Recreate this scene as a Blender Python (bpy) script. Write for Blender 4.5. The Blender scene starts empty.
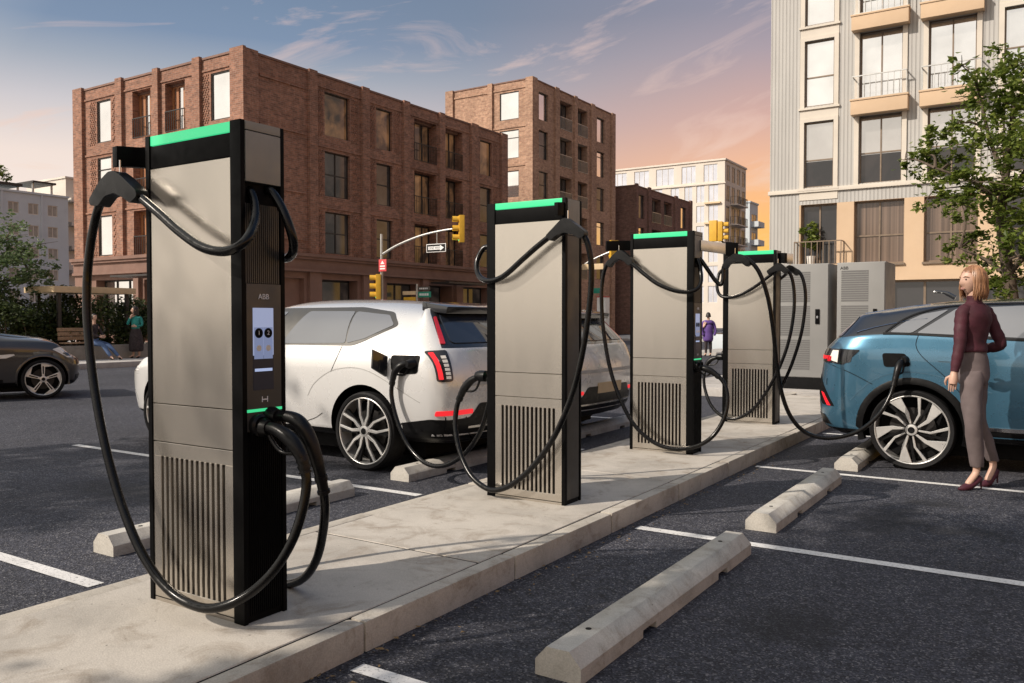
import bpy, bmesh, math, random
from mathutils import Vector, Matrix
from mathutils.bvhtree import BVHTree
random.seed(7)
R = math.radians
scene = bpy.context.scene
COL = scene.collection

# ------------------------------------------------------------------ camera
FOC, YAW, PIT, CAMH = 841.165, 0.573956, 0.0276813, 1.40
cd = bpy.data.cameras.new('camera'); cam = bpy.data.objects.new('camera', cd); COL.objects.link(cam)
cd.sensor_width = 36; cd.lens = FOC / 1024 * 36; cd.clip_start = 0.05; cd.clip_end = 3000
cam.location = (0, 0, CAMH); cam.rotation_euler = (math.pi / 2 - PIT, 0, YAW)
scene.camera = cam
_F = Vector((-math.sin(YAW) * math.cos(PIT), math.cos(YAW) * math.cos(PIT), -math.sin(PIT)))
_R = Vector((math.cos(YAW), math.sin(YAW), 0)); _U = _R.cross(_F)
def ray(x, y): return _F * FOC + _R * (x - 512) + _U * (341.5 - y)
def atY(x, y, Y):
    d = ray(x, y); return Vector((0, 0, CAMH)) + d * (Y / d.y)
def atX(x, y, X):
    d = ray(x, y); return Vector((0, 0, CAMH)) + d * (X / d.x)
def ground(x, y, z=0):
    d = ray(x, y); return Vector((0, 0, CAMH)) + d * ((z - CAMH) / d.z)

# ------------------------------------------------------------------ materials
def newmat(name):
    m = bpy.data.materials.new(name); m.use_nodes = True
    nt = m.node_tree; nt.nodes.clear()
    o = nt.nodes.new('ShaderNodeOutputMaterial'); b = nt.nodes.new('ShaderNodeBsdfPrincipled')
    nt.links.new(b.outputs[0], o.inputs[0])
    return m, nt, b
def N(nt, typ, **kw):
    n = nt.nodes.new(typ)
    for k, v in kw.items():
        if k in n.inputs: n.inputs[k].default_value = v
        else: setattr(n, k, v)
    return n
def ramp(nt, fac, stops, interp='LINEAR'):
    r = nt.nodes.new('ShaderNodeValToRGB'); r.color_ramp.interpolation = interp
    e = r.color_ramp.elements
    while len(e) < len(stops): e.new(0.5)
    for q, (p, c) in zip(e, stops):
        q.position = p; q.color = (c, c, c, 1) if not isinstance(c, tuple) else (*c, 1)
    nt.links.new(fac, r.inputs[0]); return r.outputs[0]
def mixc(nt, fac, a, b, mode='MIX'):
    m = nt.nodes.new('ShaderNodeMix'); m.data_type = 'RGBA'; m.blend_type = mode
    for i, v in ((0, fac), (6, a), (7, b)):
        if hasattr(v, 'is_output') or isinstance(v, bpy.types.NodeSocket): nt.links.new(v, m.inputs[i])
        else: m.inputs[i].default_value = v if i == 0 else (*v, 1)
    return m.outputs[2]
def mth(nt, op, a, b=None, c=None):
    m = nt.nodes.new('ShaderNodeMath'); m.operation = op
    for i, v in enumerate((a, b, c)):
        if v is None: continue
        if isinstance(v, bpy.types.NodeSocket): nt.links.new(v, m.inputs[i])
        else: m.inputs[i].default_value = v
    return m.outputs[0]
def objco(nt, scale=(1, 1, 1)):
    t = nt.nodes.new('ShaderNodeTexCoord'); mp = nt.nodes.new('ShaderNodeMapping')
    mp.inputs['Scale'].default_value = scale; nt.links.new(t.outputs['Object'], mp.inputs[0]); return mp.outputs[0]
def noise(nt, co, scale, detail=4, rough=0.55, dist=0):
    n = N(nt, 'ShaderNodeTexNoise', Scale=scale, Detail=detail, Roughness=rough, Distortion=dist)
    nt.links.new(co, n.inputs['Vector']); return n.outputs['Fac']
def bump(nt, b, h, strength=0.3, dist=0.01):
    n = N(nt, 'ShaderNodeBump', Strength=strength, Distance=dist)
    nt.links.new(h, n.inputs['Height']); nt.links.new(n.outputs[0], b.inputs['Normal'])
def plain(name, col, rough=0.5, metal=0.0, var=0.12, scale=6, bmp=0, coat=0, rvar=0.1, spec=0.5, stretch=(1, 1, 1)):
    m, nt, b = newmat(name)
    co = objco(nt, stretch); f = noise(nt, co, scale)
    lo = tuple(c * (1 - var) for c in col); hi = tuple(min(1, c * (1 + var)) for c in col)
    nt.links.new(ramp(nt, f, [(0.3, lo), (0.7, hi)]), b.inputs['Base Color'])
    nt.links.new(ramp(nt, noise(nt, co, scale * 2.3), [(0.3, max(0.02, rough - rvar)), (0.7, min(1, rough + rvar))]), b.inputs['Roughness'])
    b.inputs['Metallic'].default_value = metal; b.inputs['Coat Weight'].default_value = coat
    b.inputs['Coat Roughness'].default_value = 0.03; b.inputs['Specular IOR Level'].default_value = spec
    if bmp: bump(nt, b, noise(nt, co, scale * 6), bmp, 0.004)
    return m
def emis(name, col, strength, rough=0.3):
    m, nt, b = newmat(name)
    b.inputs['Base Color'].default_value = (*[c * 0.4 for c in col], 1); b.inputs['Roughness'].default_value = rough
    b.inputs['Emission Color'].default_value = (*col, 1); b.inputs['Emission Strength'].default_value = strength
    return m

def m_asphalt():
    m, nt, b = newmat('asphalt'); co = objco(nt)
    v = N(nt, 'ShaderNodeTexVoronoi', Scale=125.0); nt.links.new(co, v.inputs['Vector'])
    sep = nt.nodes.new('ShaderNodeSeparateColor'); nt.links.new(v.outputs['Color'], sep.inputs[0])
    stones = ramp(nt, sep.outputs[0], [(0.0, (0.012, 0.012, 0.016)), (0.5, (0.033, 0.035, 0.046)), (0.85, (0.066, 0.068, 0.085)), (1.0, (0.19, 0.185, 0.19))])
    big = ramp(nt, noise(nt, co, 0.55, 5, 0.6), [(0.3, 0.72), (0.7, 1.30)])
    fine = ramp(nt, noise(nt, co, 14, 3), [(0.3, 0.75), (0.7, 1.25)])
    c = mixc(nt, 1.0, stones, big, 'MULTIPLY'); c = mixc(nt, 1.0, c, fine, 'MULTIPLY')
    # old oil marks on the bays
    geo = nt.nodes.new('ShaderNodeNewGeometry'); mask = None
    for (x, y, rx, ry) in ((-0.95, 6.35, 0.28, 0.55), (-0.55, 6.2, 0.5, 0.2), (-0.75, 7.0, 0.3, 0.25), (-1.0, 3.9, 0.3, 0.3), (-6.2, 4.0, 0.9, 0.4)):
        mp = nt.nodes.new('ShaderNodeMapping'); mp.vector_type = 'TEXTURE'
        mp.inputs['Location'].default_value = (x, y, 0); mp.inputs['Scale'].default_value = (rx, ry, 1)
        nt.links.new(geo.outputs['Position'], mp.inputs[0])
        ln = nt.nodes.new('ShaderNodeVectorMath'); ln.operation = 'LENGTH'; nt.links.new(mp.outputs[0], ln.inputs[0])
        w = mth(nt, 'ADD', ln.outputs['Value'], mth(nt, 'MULTIPLY', mth(nt, 'SUBTRACT', noise(nt, co, 5, 5, 0.7), 0.5), 2.6))
        s = ramp(nt, w, [(0.35, 0.6), (1.0, 0.0)])
        mask = s if mask is None else mth(nt, 'MAXIMUM', mask, s)
    c = mixc(nt, mask, c, (0.011, 0.011, 0.012))
    # fine cracks
    cr = N(nt, 'ShaderNodeTexVoronoi', Scale=0.45); cr.feature = 'DISTANCE_TO_EDGE'
    wv = nt.nodes.new('ShaderNodeVectorMath'); wv.operation = 'ADD'
    nz = N(nt, 'ShaderNodeTexNoise', Scale=2.5, Detail=5.0); nt.links.new(co, nz.inputs['Vector'])
    sc = nt.nodes.new('ShaderNodeVectorMath'); sc.operation = 'SCALE'; sc.inputs[3].default_value = 0.7
    nt.links.new(nz.outputs['Color'], sc.inputs[0]); nt.links.new(co, wv.inputs[0]); nt.links.new(sc.outputs[0], wv.inputs[1])
    nt.links.new(wv.outputs[0], cr.inputs['Vector'])
    ck = ramp(nt, cr.outputs['Distance'], [(0.0, 0.55), (0.007, 0.0)])
    ck = mth(nt, 'MULTIPLY', ck, ramp(nt, noise(nt, co, 0.3, 2), [(0.42, 0.0), (0.54, 1.0)]))
    c = mixc(nt, ck, c, (0.008, 0.008, 0.009))
    nt.links.new(c, b.inputs['Base Color'])
    b.inputs['Roughness'].default_value = 0.78; b.inputs['Specular IOR Level'].default_value = 0.35
    h = mth(nt, 'ADD', v.outputs['Distance'], mth(nt, 'MULTIPLY', noise(nt, co, 40, 3), 0.6))
    bump(nt, b, h, 0.6, 0.006)
    return m
def m_concrete(name, col, stain=0.5, scale=1.0, pits=True):
    m, nt, b = newmat(name); co = objco(nt)
    a = ramp(nt, noise(nt, co, 1.6 * scale, 6, 0.62, 0.3), [(0.28, tuple(c * 0.70 for c in col)), (0.52, col), (0.75, tuple(min(1, c * 1.13) for c in col))])
    st = ramp(nt, noise(nt, co, 3.7 * scale, 7, 0.7, 0.8), [(0.50, 0.0), (0.70, stain)])
    c = mixc(nt, st, a, (col[0] * 0.47, col[1] * 0.40, col[2] * 0.33))
    gr = ramp(nt, noise(nt, co, 160, 2, 0.6), [(0.3, 0.86), (0.7, 1.12)])
    c = mixc(nt, 1.0, c, gr, 'MULTIPLY')
    if pits:
        v = N(nt, 'ShaderNodeTexVoronoi', Scale=26.0); nt.links.new(co, v.inputs['Vector'])
        sep = nt.nodes.new('ShaderNodeSeparateColor'); nt.links.new(v.outputs['Color'], sep.inputs[0])
        pit = mth(nt, 'MULTIPLY', ramp(nt, v.outputs['Distance'], [(0.05, 0.8), (0.16, 0.0)]), ramp(nt, sep.outputs[0], [(0.88, 0.0), (0.92, 1.0)]))
        c = mixc(nt, pit, c, (0.05, 0.045, 0.04))
    nt.links.new(c, b.inputs['Base Color'])
    b.inputs['Roughness'].default_value = 0.85; b.inputs['Specular IOR Level'].default_value = 0.3
    bump(nt, b, mth(nt, 'ADD', noise(nt, co, 30, 5), noise(nt, co, 140, 3)), 0.3, 0.004)
    return m
def m_brick(name, c1, c2, mortar, rowh=0.085, fleck=0.34):
    m, nt, b = newmat(name)
    t = nt.nodes.new('ShaderNodeNewGeometry'); s = nt.nodes.new('ShaderNodeSeparateXYZ'); nt.links.new(t.outputs['Position'], s.inputs[0])
    cb = nt.nodes.new('ShaderNodeCombineXYZ'); nt.links.new(mth(nt, 'ADD', s.outputs[0], s.outputs[1]), cb.inputs[0]); nt.links.new(s.outputs[2], cb.inputs[1])
    br = N(nt, 'ShaderNodeTexBrick', Scale=1.0); br.inputs['Brick Width'].default_value = rowh * 3.2; br.inputs['Row Height'].default_value = rowh
    br.inputs['Mortar Size'].default_value = rowh * 0.11; br.inputs['Mortar Smooth'].default_value = 0.2; br.inputs['Bias'].default_value = -0.1
    br.inputs['Color1'].default_value = (*c1, 1); br.inputs['Color2'].default_value = (*c2, 1); br.inputs['Mortar'].default_value = (*mortar, 1)
    nt.links.new(cb.outputs[0], br.inputs['Vector'])
    f = ramp(nt, noise(nt, cb.outputs[0], 4.2, 5, 0.75), [(0.34, 1 - fleck * 0.75), (0.5, 1.0), (0.68, 1 + fleck)])
    c = mixc(nt, 1.0, br.outputs['Color'], f, 'MULTIPLY')
    g = ramp(nt, noise(nt, cb.outputs[0], 0.35, 5), [(0.3, 0.84), (0.7, 1.14)])
    c = mixc(nt, 1.0, c, g, 'MULTIPLY')
    nt.links.new(c, b.inputs['Base Color']); b.inputs['Roughness'].default_value = 0.9; b.inputs['Specular IOR Level'].default_value = 0.2
    bump(nt, b, br.outputs['Fac'], -0.5, 0.02)
    return m
def m_leaf(name, cols, trans=0.35):
    m, nt, b = newmat(name)
    inf = nt.nodes.new('ShaderNodeNewGeometry')
    c = ramp(nt, inf.outputs['Random Per Island'], [(i / (len(cols) - 1), q) for i, q in enumerate(cols)])
    nt.links.new(c, b.inputs['Base Color']); b.inputs['Roughness'].default_value = 0.5; b.inputs['Specular IOR Level'].default_value = 0.35
    tr = nt.nodes.new('ShaderNodeBsdfTranslucent'); nt.links.new(c, tr.inputs[0])
    mx = nt.nodes.new('ShaderNodeMixShader'); mx.inputs[0].default_value = trans
    out = [n for n in nt.nodes if n.type == 'OUTPUT_MATERIAL'][0]
    nt.links.new(b.outputs[0], mx.inputs[1]); nt.links.new(tr.outputs[0], mx.inputs[2]); nt.links.new(mx.outputs[0], out.inputs[0])
    return m
def m_paintline():
    m, nt, b = newmat('road_paint'); co = objco(nt)
    w = ramp(nt, noise(nt, co, 55, 6, 0.75), [(0.54, 0.0), (0.66, 0.9)])
    c = mixc(nt, w, (0.72, 0.71, 0.69), (0.10, 0.10, 0.105))
    c = mixc(nt, 1.0, c, ramp(nt, noise(nt, co, 3, 4), [(0.3, 0.82), (0.7, 1.05)]), 'MULTIPLY')
    nt.links.new(c, b.inputs['Base Color']); b.inputs['Roughness'].default_value = 0.7
    bump(nt, b, noise(nt, co, 90, 3), 0.5, 0.004); return m
def m_ribbed(name, col, pitch):
    m, nt, b = newmat(name)
    t = nt.nodes.new('ShaderNodeNewGeometry'); s = nt.nodes.new('ShaderNodeSeparateXYZ'); nt.links.new(t.outputs['Position'], s.inputs[0])
    ph = mth(nt, 'MULTIPLY', mth(nt, 'ADD', s.outputs[0], s.outputs[1]), 2 * math.pi / pitch)
    h = mth(nt, 'SINE', ph)
    h2 = ramp(nt, mth(nt, 'MULTIPLY_ADD', h, 0.5, 0.5), [(0.15, 0.0), (0.4, 1.0)])
    seam = ramp(nt, h2, [(0.0, tuple(c * 0.80 for c in col)), (0.6, col)])
    co = objco(nt, (1, 1, 0.25)); c = mixc(nt, 1.0, seam, ramp(nt, noise(nt, co, 1.3, 6), [(0.3, 0.88), (0.7, 1.08)]), 'MULTIPLY')
    nt.links.new(c, b.inputs['Base Color']); b.inputs['Roughness'].default_value = 0.6
    bump(nt, b, h2, 0.6, 0.02); return m
def m_glass(name, col, metal, rough=0.03, wave=0.0):
    m, nt, b = newmat(name); co = objco(nt)
    nt.links.new(ramp(nt, noise(nt, co, 0.6, 3), [(0.3, tuple(c * 0.8 for c in col)), (0.7, col)]), b.inputs['Base Color'])
    b.inputs['Metallic'].default_value = metal; b.inputs['Roughness'].default_value = rough; b.inputs['Specular IOR Level'].default_value = 0.8
    if wave: bump(nt, b, noise(nt, co, 0.9, 2), wave, 0.05)
    return m
def m_interior(name, warm, dark, strength):
    """window pane with a lit room behind it"""
    m, nt, b = newmat(name); t = nt.nodes.new('ShaderNodeNewGeometry')
    f = noise(nt, t.outputs['Position'], 0.75, 3, 0.6, 0.6)
    c = ramp(nt, f, [(0.42, dark), (0.66, warm)])
    b.inputs['Base Color'].default_value = (0.02, 0.02, 0.022, 1); b.inputs['Roughness'].default_value = 0.05
    b.inputs['Specular IOR Level'].default_value = 0.6
    nt.links.new(c, b.inputs['Emission Color']); b.inputs['Emission Strength'].default_value = strength
    return m
def m_curtain():
    m, nt, b = newmat('curtain_window'); t = nt.nodes.new('ShaderNodeNewGeometry')
    s = nt.nodes.new('ShaderNodeSeparateXYZ'); nt.links.new(t.outputs['Position'], s.inputs[0])
    cb = nt.nodes.new('ShaderNodeCombineXYZ'); nt.links.new(s.outputs[0], cb.inputs[0])
    n = noise(nt, cb.outputs[0], 5.5, 3, 0.7)
    c = ramp(nt, n, [(0.35, (0.05, 0.036, 0.03)), (0.62, (0.21, 0.15, 0.115))])
    nt.links.new(c, b.inputs['Base Color']); b.inputs['Roughness'].default_value = 0.12; b.inputs['Specular IOR Level'].default_value = 0.7
    return m

M = {}
M['asphalt'] = m_asphalt()
M['island'] = m_concrete('island_concrete', (0.47, 0.435, 0.385), 0.7)
M['kerb'] = m_concrete('kerb_concrete', (0.46, 0.425, 0.37), 0.65, 1.6)
M['stop'] = m_concrete('wheel_stop_concrete', (0.45, 0.43, 0.39), 0.5, 2.2)
M['walk'] = m_concrete('sidewalk_concrete', (0.42, 0.40, 0.38), 0.3)
M['line'] = m_paintline()
M['champagne'] = plain('champagne_metal', (0.52, 0.48, 0.425), 0.23, 0.88, 0.03, 3, rvar=0.04, stretch=(1, 1, 0.2))
M['graphite'] = plain('graphite_metal', (0.085, 0.083, 0.078), 0.42, 0.5, 0.06, 4)
M['black'] = plain('black_powder_coat', (0.0035, 0.0035, 0.0038), 0.45, 0, 0.15, 8, spec=0.07)
M['blackmatte'] = plain('matte_black', (0.004, 0.004, 0.0045), 0.7, 0, 0.2, 8, spec=0.15)
M['rubber'] = plain('cable_rubber', (0.003, 0.003, 0.0033), 0.24, 0, 0.2, 14, bmp=0.02, spec=0.3)
M['tyre'] = plain('tyre_rubber', (0.008, 0.008, 0.009), 0.7, 0, 0.2, 12, bmp=0.2, spec=0.25)
M['green'] = emis('green_light', (0.06, 0.78, 0.32), 0.75)
M['bevel_black'] = plain('black_plastic', (0.006, 0.006, 0.0065), 0.35, 0, 0.1, 10, spec=0.25)
M['white_print'] = plain('white_print', (0.75, 0.75, 0.75), 0.6, 0, 0.04, 10)
M['brick'] = m_brick('red_brick', (0.33, 0.165, 0.112), (0.19, 0.10, 0.074), (0.28, 0.205, 0.165))
M['brick2'] = m_brick('tan_brick', (0.44, 0.27, 0.185), (0.29, 0.165, 0.115), (0.36, 0.275, 0.215), 0.10)
M['brick3'] = m_brick('dark_brick', (0.23, 0.125, 0.10), (0.15, 0.085, 0.07), (0.17, 0.125, 0.105), 0.10)
M['brownstone'] = plain('brown_stone', (0.20, 0.115, 0.088), 0.8, 0, 0.12, 1.5, bmp=0.1)
M['darkframe'] = plain('dark_window_frame', (0.035, 0.030, 0.028), 0.5, 0.2, 0.1)
M['rail'] = plain('railing_metal', (0.03, 0.028, 0.027), 0.5, 0.3)
M['skyglass'] = m_glass('sky_mirror_glass', (0.88, 0.86, 0.84), 0.9, 0.04)
M['darkglass'] = m_glass('dark_window_glass', (0.035, 0.035, 0.038), 0.0, 0.05)
M['midglass'] = m_glass('half_mirror_glass', (0.30, 0.31, 0.33), 0.8, 0.05)
M['lit'] = m_interior('lit_room_window', (0.42, 0.20, 0.085), (0.05, 0.028, 0.018), 0.35)
M['dimroom'] = m_interior('dim_room_window', (0.06, 0.042, 0.033), (0.012, 0.010, 0.009), 0.5)
M['wooddoor'] = plain('orange_wood', (0.33, 0.14, 0.06), 0.5, 0, 0.2, 3, stretch=(6, 6, 0.4))
M['curtain'] = m_curtain()
M['cladding'] = m_ribbed('ribbed_cladding', (0.44, 0.43, 0.41), 0.14)
M['stonewhite'] = plain('white_stone', (0.60, 0.55, 0.48), 0.75, 0, 0.06, 1.0)
M['peach'] = plain('peach_render', (0.56, 0.41, 0.275), 0.8, 0, 0.05, 1.2)
M['bronze'] = plain('bronze_frame', (0.20, 0.15, 0.11), 0.45, 0.3)
M['farwhite'] = plain('far_white_render', (0.66, 0.60, 0.53), 0.8, 0, 0.05, 0.5)
M['fargrey'] = plain('far_grey_render', (0.55, 0.60, 0.64), 0.8, 0, 0.06, 0.4)
M['cabinet'] = plain('cabinet_grey', (0.235, 0.235, 0.23), 0.45, 0.1, 0.03, 2)
M['cabinetdark'] = plain('cabinet_vent', (0.13, 0.13, 0.13), 0.6, 0.1, 0.05, 30)
M['wood'] = plain('bench_wood', (0.36, 0.24, 0.15), 0.6, 0, 0.25, 3, stretch=(1, 8, 8))
M['bark'] = plain('tree_bark', (0.09, 0.066, 0.048), 0.9, 0, 0.4, 10, bmp=0.6, stretch=(1, 1, 0.3))
M['leaf'] = m_leaf('maple_leaf', [(0.075, 0.11, 0.020), (0.12, 0.17, 0.030), (0.18, 0.235, 0.042), (0.26, 0.30, 0.065)], 0.5)
M['leafdark'] = m_leaf('hedge_leaf', [(0.028, 0.045, 0.014), (0.052, 0.076, 0.024), (0.085, 0.11, 0.036)], 0.35)
M['leafsoft'] = m_leaf('soft_leaf', [(0.07, 0.11, 0.045), (0.11, 0.16, 0.065), (0.16, 0.21, 0.09)], 0.45)
M['steel'] = plain('galvanised_steel', (0.42, 0.42, 0.41), 0.45, 0.8)
M['signalyellow'] = plain('signal_yellow', (0.62, 0.36, 0.03), 0.5, 0, 0.1, 5)
M['signred'] = plain('sign_red', (0.55, 0.05, 0.06), 0.5, 0, 0.05)
M['signgreen'] = plain('sign_green', (0.01, 0.22, 0.15), 0.5, 0, 0.05)
M['cream'] = plain('cream_board', (0.62, 0.47, 0.29), 0.6, 0, 0.05)
M['planter'] = m_concrete('planter_concrete', (0.30, 0.28, 0.25), 0.4)
M['chrome'] = plain('bright_metal', (0.62, 0.62, 0.63), 0.2, 1.0, 0.03)
M['carwhite'] = plain('white_car_paint', (0.68, 0.68, 0.675), 0.28, 0.25, 0.01, 2, coat=1.0, rvar=0.02)
M['carblue'] = plain('blue_car_paint', (0.070, 0.185, 0.285), 0.28, 0.6, 0.03, 2, coat=1.0, rvar=0.02)
M['cargrey'] = plain('grey_car_paint', (0.05, 0.05, 0.051), 0.33, 0.45, 0.03, 2, coat=1.0, rvar=0.02)
M['carblack'] = plain('gloss_black_paint', (0.016, 0.017, 0.020), 0.2, 0.1, 0.03, 2, coat=0.8, rvar=0.02)
M['carglass'] = m_glass('car_glass', (0.28, 0.29, 0.31), 0.55, 0.02)
M['carglassdark'] = m_glass('tinted_car_glass', (0.030, 0.038, 0.055), 0.15, 0.03)
M['red'] = plain('red_lens', (0.50, 0.012, 0.02), 0.15, 0, 0.1, 20, coat=1)
M['redlit'] = emis('glowing_red_lens', (0.85, 0.02, 0.03), 0.9)  # glows of its own; used on tail lamps and on plain reflectors
M['whitelens'] = plain('white_lens', (0.78, 0.75, 0.70), 0.2, 0, 0.05, 20, coat=1)
M['skin'] = plain('skin', (0.52, 0.33, 0.25), 0.5, 0, 0.06, 12)
M['hair'] = plain('strawberry_hair', (0.22, 0.10, 0.05), 0.5, 0, 0.5, 20, stretch=(6, 6, 0.6))
M['darkhair'] = plain('dark_hair', (0.02, 0.014, 0.012), 0.5, 0, 0.3, 20)
M['burgundy'] = plain('burgundy_cloth', (0.048, 0.006, 0.014), 0.75, 0, 0.3, 7, bmp=0.25)
M['taupe'] = plain('taupe_cloth', (0.125, 0.098, 0.098), 0.85, 0, 0.18, 7, bmp=0.25)
M['denim'] = plain('denim', (0.07, 0.12, 0.24), 0.85, 0, 0.2, 9)
M['teal'] = plain('teal_cloth', (0.02, 0.24, 0.22), 0.8, 0, 0.2, 9)
M['purple'] = plain('purple_cloth', (0.10, 0.05, 0.22), 0.8, 0, 0.2, 9)
M['darkcloth'] = plain('dark_patterned_cloth', (0.03, 0.022, 0.024), 0.85, 0, 0.6, 16)
M['shoe'] = plain('burgundy_suede', (0.055, 0.008, 0.018), 0.6, 0, 0.2, 12)
M['terracotta'] = plain('white_pot', (0.72, 0.70, 0.66), 0.5, 0, 0.05)
M['eye'] = plain('eye_dark', (0.09, 0.06, 0.05), 0.2)
M['lip'] = plain('lip', (0.40, 0.19, 0.155), 0.4)

# ------------------------------------------------------------------ object helpers
def off(p):
    v = Vector((0, 0, 0))
    while p is not None: v += p.location; p = p.parent
    return v
def tag(o, label=None, cat=None, group=None, kind=None):
    if label: o['label'] = label
    if cat: o['category'] = cat
    if group: o['group'] = group
    if kind: o['kind'] = kind
    return o
def thing(name, label, cat, loc=(0, 0, 0), group=None):
    o = bpy.data.objects.new(name, None); COL.objects.link(o); o.location = loc; o.empty_display_size = 0.2
    return tag(o, label, cat, group)
def joint(name, parent):
    o = bpy.data.objects.new(name, None); COL.objects.link(o); o.parent = parent; return o
def finish(me, name, mats, parent=None, sharp=32, world=True):
    for m in (mats if isinstance(mats, (list, tuple)) else [mats]): me.materials.append(M[m] if isinstance(m, str) else m)
    if sharp is not None:
        bm = bmesh.new(); bm.from_mesh(me); lim = R(sharp)
        for f in bm.faces: f.smooth = True
        for e in bm.edges:
            if len(e.link_faces) == 2 and e.calc_face_angle(0) > lim: e.smooth = False
        bm.to_mesh(me); bm.free()
    o = bpy.data.objects.new(name, me); COL.objects.link(o)
    if parent is not None:
        if world:
            d = off(parent)
            if d.length > 0: me.transform(Matrix.Translation(-d))
        o.parent = parent
    return o
class MB:
    def __init__(s): s.v = []; s.f = []; s.m = []
    def add(s, vs, fs, mi=0):
        b = len(s.v); s.v += [tuple(p) for p in vs]; s.f += [tuple(i + b for i in f) for f in fs]; s.m += [mi] * len(fs); return s
    def box(s, x0, y0, z0, x1, y1, z1, mi=0):
        x0, x1 = sorted((x0, x1)); y0, y1 = sorted((y0, y1)); z0, z1 = sorted((z0, z1))
        return s.add([(x0, y0, z0), (x1, y0, z0), (x1, y1, z0), (x0, y1, z0), (x0, y0, z1), (x1, y0, z1), (x1, y1, z1), (x0, y1, z1)],
                     [(0, 3, 2, 1), (4, 5, 6, 7), (0, 1, 5, 4), (1, 2, 6, 5), (2, 3, 7, 6), (3, 0, 4, 7)], mi)
    def prism(s, poly, a, b, axis='y', mi=0):
        """polygon in the two other axes, swept from a to b along axis"""
        n = len(poly)
        def P(p, t): return {'y': (p[0], t, p[1]), 'x': (t, p[0], p[1]), 'z': (p[0], p[1], t)}[axis]
        vs = [P(p, a) for p in poly] + [P(p, b) for p in poly]
        fs = [tuple(range(n)), tuple(range(2 * n - 1, n - 1, -1))] + [(i, i + n, (i + 1) % n + n, (i + 1) % n) for i in range(n)]
        return s.add(vs, fs, mi)
    def tube(s, pts, r, n=10, mi=0, cap=True):
        pts = [Vector(p) for p in pts]; rs = r if isinstance(r, (list, tuple)) else [r] * len(pts)
        t = (pts[1] - pts[0]).normalized(); u = t.orthogonal().normalized(); vs = []; fs = []
        for i, p in enumerate(pts):
            a = pts[max(0, i - 1)]; c = pts[min(len(pts) - 1, i + 1)]; t2 = (c - a)
            t2 = t2.normalized() if t2.length > 1e-9 else t
            u = (u - t2 * u.dot(t2)); u = u.normalized() if u.length > 1e-6 else t2.orthogonal().normalized()
            w = t2.cross(u)
            for k in range(n):
                an = 2 * math.pi * k / n; vs.append(p + (u * math.cos(an) + w * math.sin(an)) * rs[i])
            t = t2
        for i in range(len(pts) - 1):
            for k in range(n):
                k2 = (k + 1) % n; fs.append((i * n + k, i * n + k2, (i + 1) * n + k2, (i + 1) * n + k))
        if cap: fs += [tuple(range(n - 1, -1, -1)), tuple(range((len(pts) - 1) * n, len(pts) * n))]
        return s.add(vs, fs, mi)
    def lathe(s, prof, c, axis='z', n=24, mi=0, closed=False):
        """profile (radius, height) turned round axis through c"""
        vs = []; fs = []
        for (r, hh) in prof:
            for k in range(n):
                a = 2 * math.pi * k / n; p, q = r * math.cos(a), r * math.sin(a)
                vs.append({'z': (c[0] + p, c[1] + q, c[2] + hh), 'y': (c[0] + q, c[1] + hh, c[2] + p), 'x': (c[0] + hh, c[1] + p, c[2] + q)}[axis])
        m = len(prof)
        for i in range(m - 1 + (1 if closed else 0)):
            for k in range(n):
                k2 = (k + 1) % n; j = (i + 1) % m; fs.append((i * n + k, i * n + k2, j * n + k2, j * n + k))
        if not closed: fs += [tuple(range(n - 1, -1, -1)), tuple(range((m - 1) * n, m * n))]
        return s.add(vs, fs, mi)
    def ball(s, c, r, n=10, mi=0):
        r = r if isinstance(r, (tuple, list)) else (r, r, r); vs = []; fs = []; k = n; l = n // 2 + 1
        for i in range(1, l):
            for j in range(k):
                a = math.pi * i / l; b = 2 * math.pi * j / k
                vs.append((c[0] + r[0] * math.sin(a) * math.cos(b), c[1] + r[1] * math.sin(a) * math.sin(b), c[2] + r[2] * math.cos(a)))
        t = len(vs); vs += [(c[0], c[1], c[2] + r[2]), (c[0], c[1], c[2] - r[2])]
        for i in range(l - 2):
            for j in range(k): fs.append((i * k + j, (i + 1) * k + j, (i + 1) * k + (j + 1) % k, i * k + (j + 1) % k))
        for j in range(k):
            fs.append((t, j, (j + 1) % k)); fs.append((t + 1, (l - 2) * k + (j + 1) % k, (l - 2) * k + j))
        return s.add(vs, fs, mi)
    def mesh(s, bevel=0, seg=2, recalc=True):
        me = bpy.data.meshes.new('mesh'); me.from_pydata(s.v, [], s.f); me.update()
        me.polygons.foreach_set('material_index', s.m)
        if bevel or recalc:
            bm = bmesh.new(); bm.from_mesh(me)
            if recalc: bmesh.ops.recalc_face_normals(bm, faces=bm.faces)
            if bevel:
                es = [e for e in bm.edges if len(e.link_faces) == 2 and e.calc_face_angle(0) > R(25)]
                bmesh.ops.bevel(bm, geom=es, offset=bevel, segments=seg, affect='EDGES', profile=0.7, clamp_overlap=True)
            bm.to_mesh(me); bm.free()
        return me
    def build(s, name, mats, parent=None, bevel=0, sharp=32, seg=2, recalc=True, world=True):
        return finish(s.mesh(bevel, seg, recalc), name, mats, parent, sharp, world)
def spline(pts, k=8):
    pts = [Vector(p) for p in pts]; out = []
    for i in range(len(pts) - 1):
        p0 = pts[max(0, i - 1)]; p1 = pts[i]; p2 = pts[i + 1]; p3 = pts[min(len(pts) - 1, i + 2)]
        for j in range(k):
            t = j / k
            out.append(0.5 * ((2 * p1) + (p2 - p0) * t + (2 * p0 - 5 * p1 + 4 * p2 - p3) * t * t + (3 * p1 - p0 - 3 * p2 + p3) * t ** 3))
    out.append(pts[-1]); return out
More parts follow.
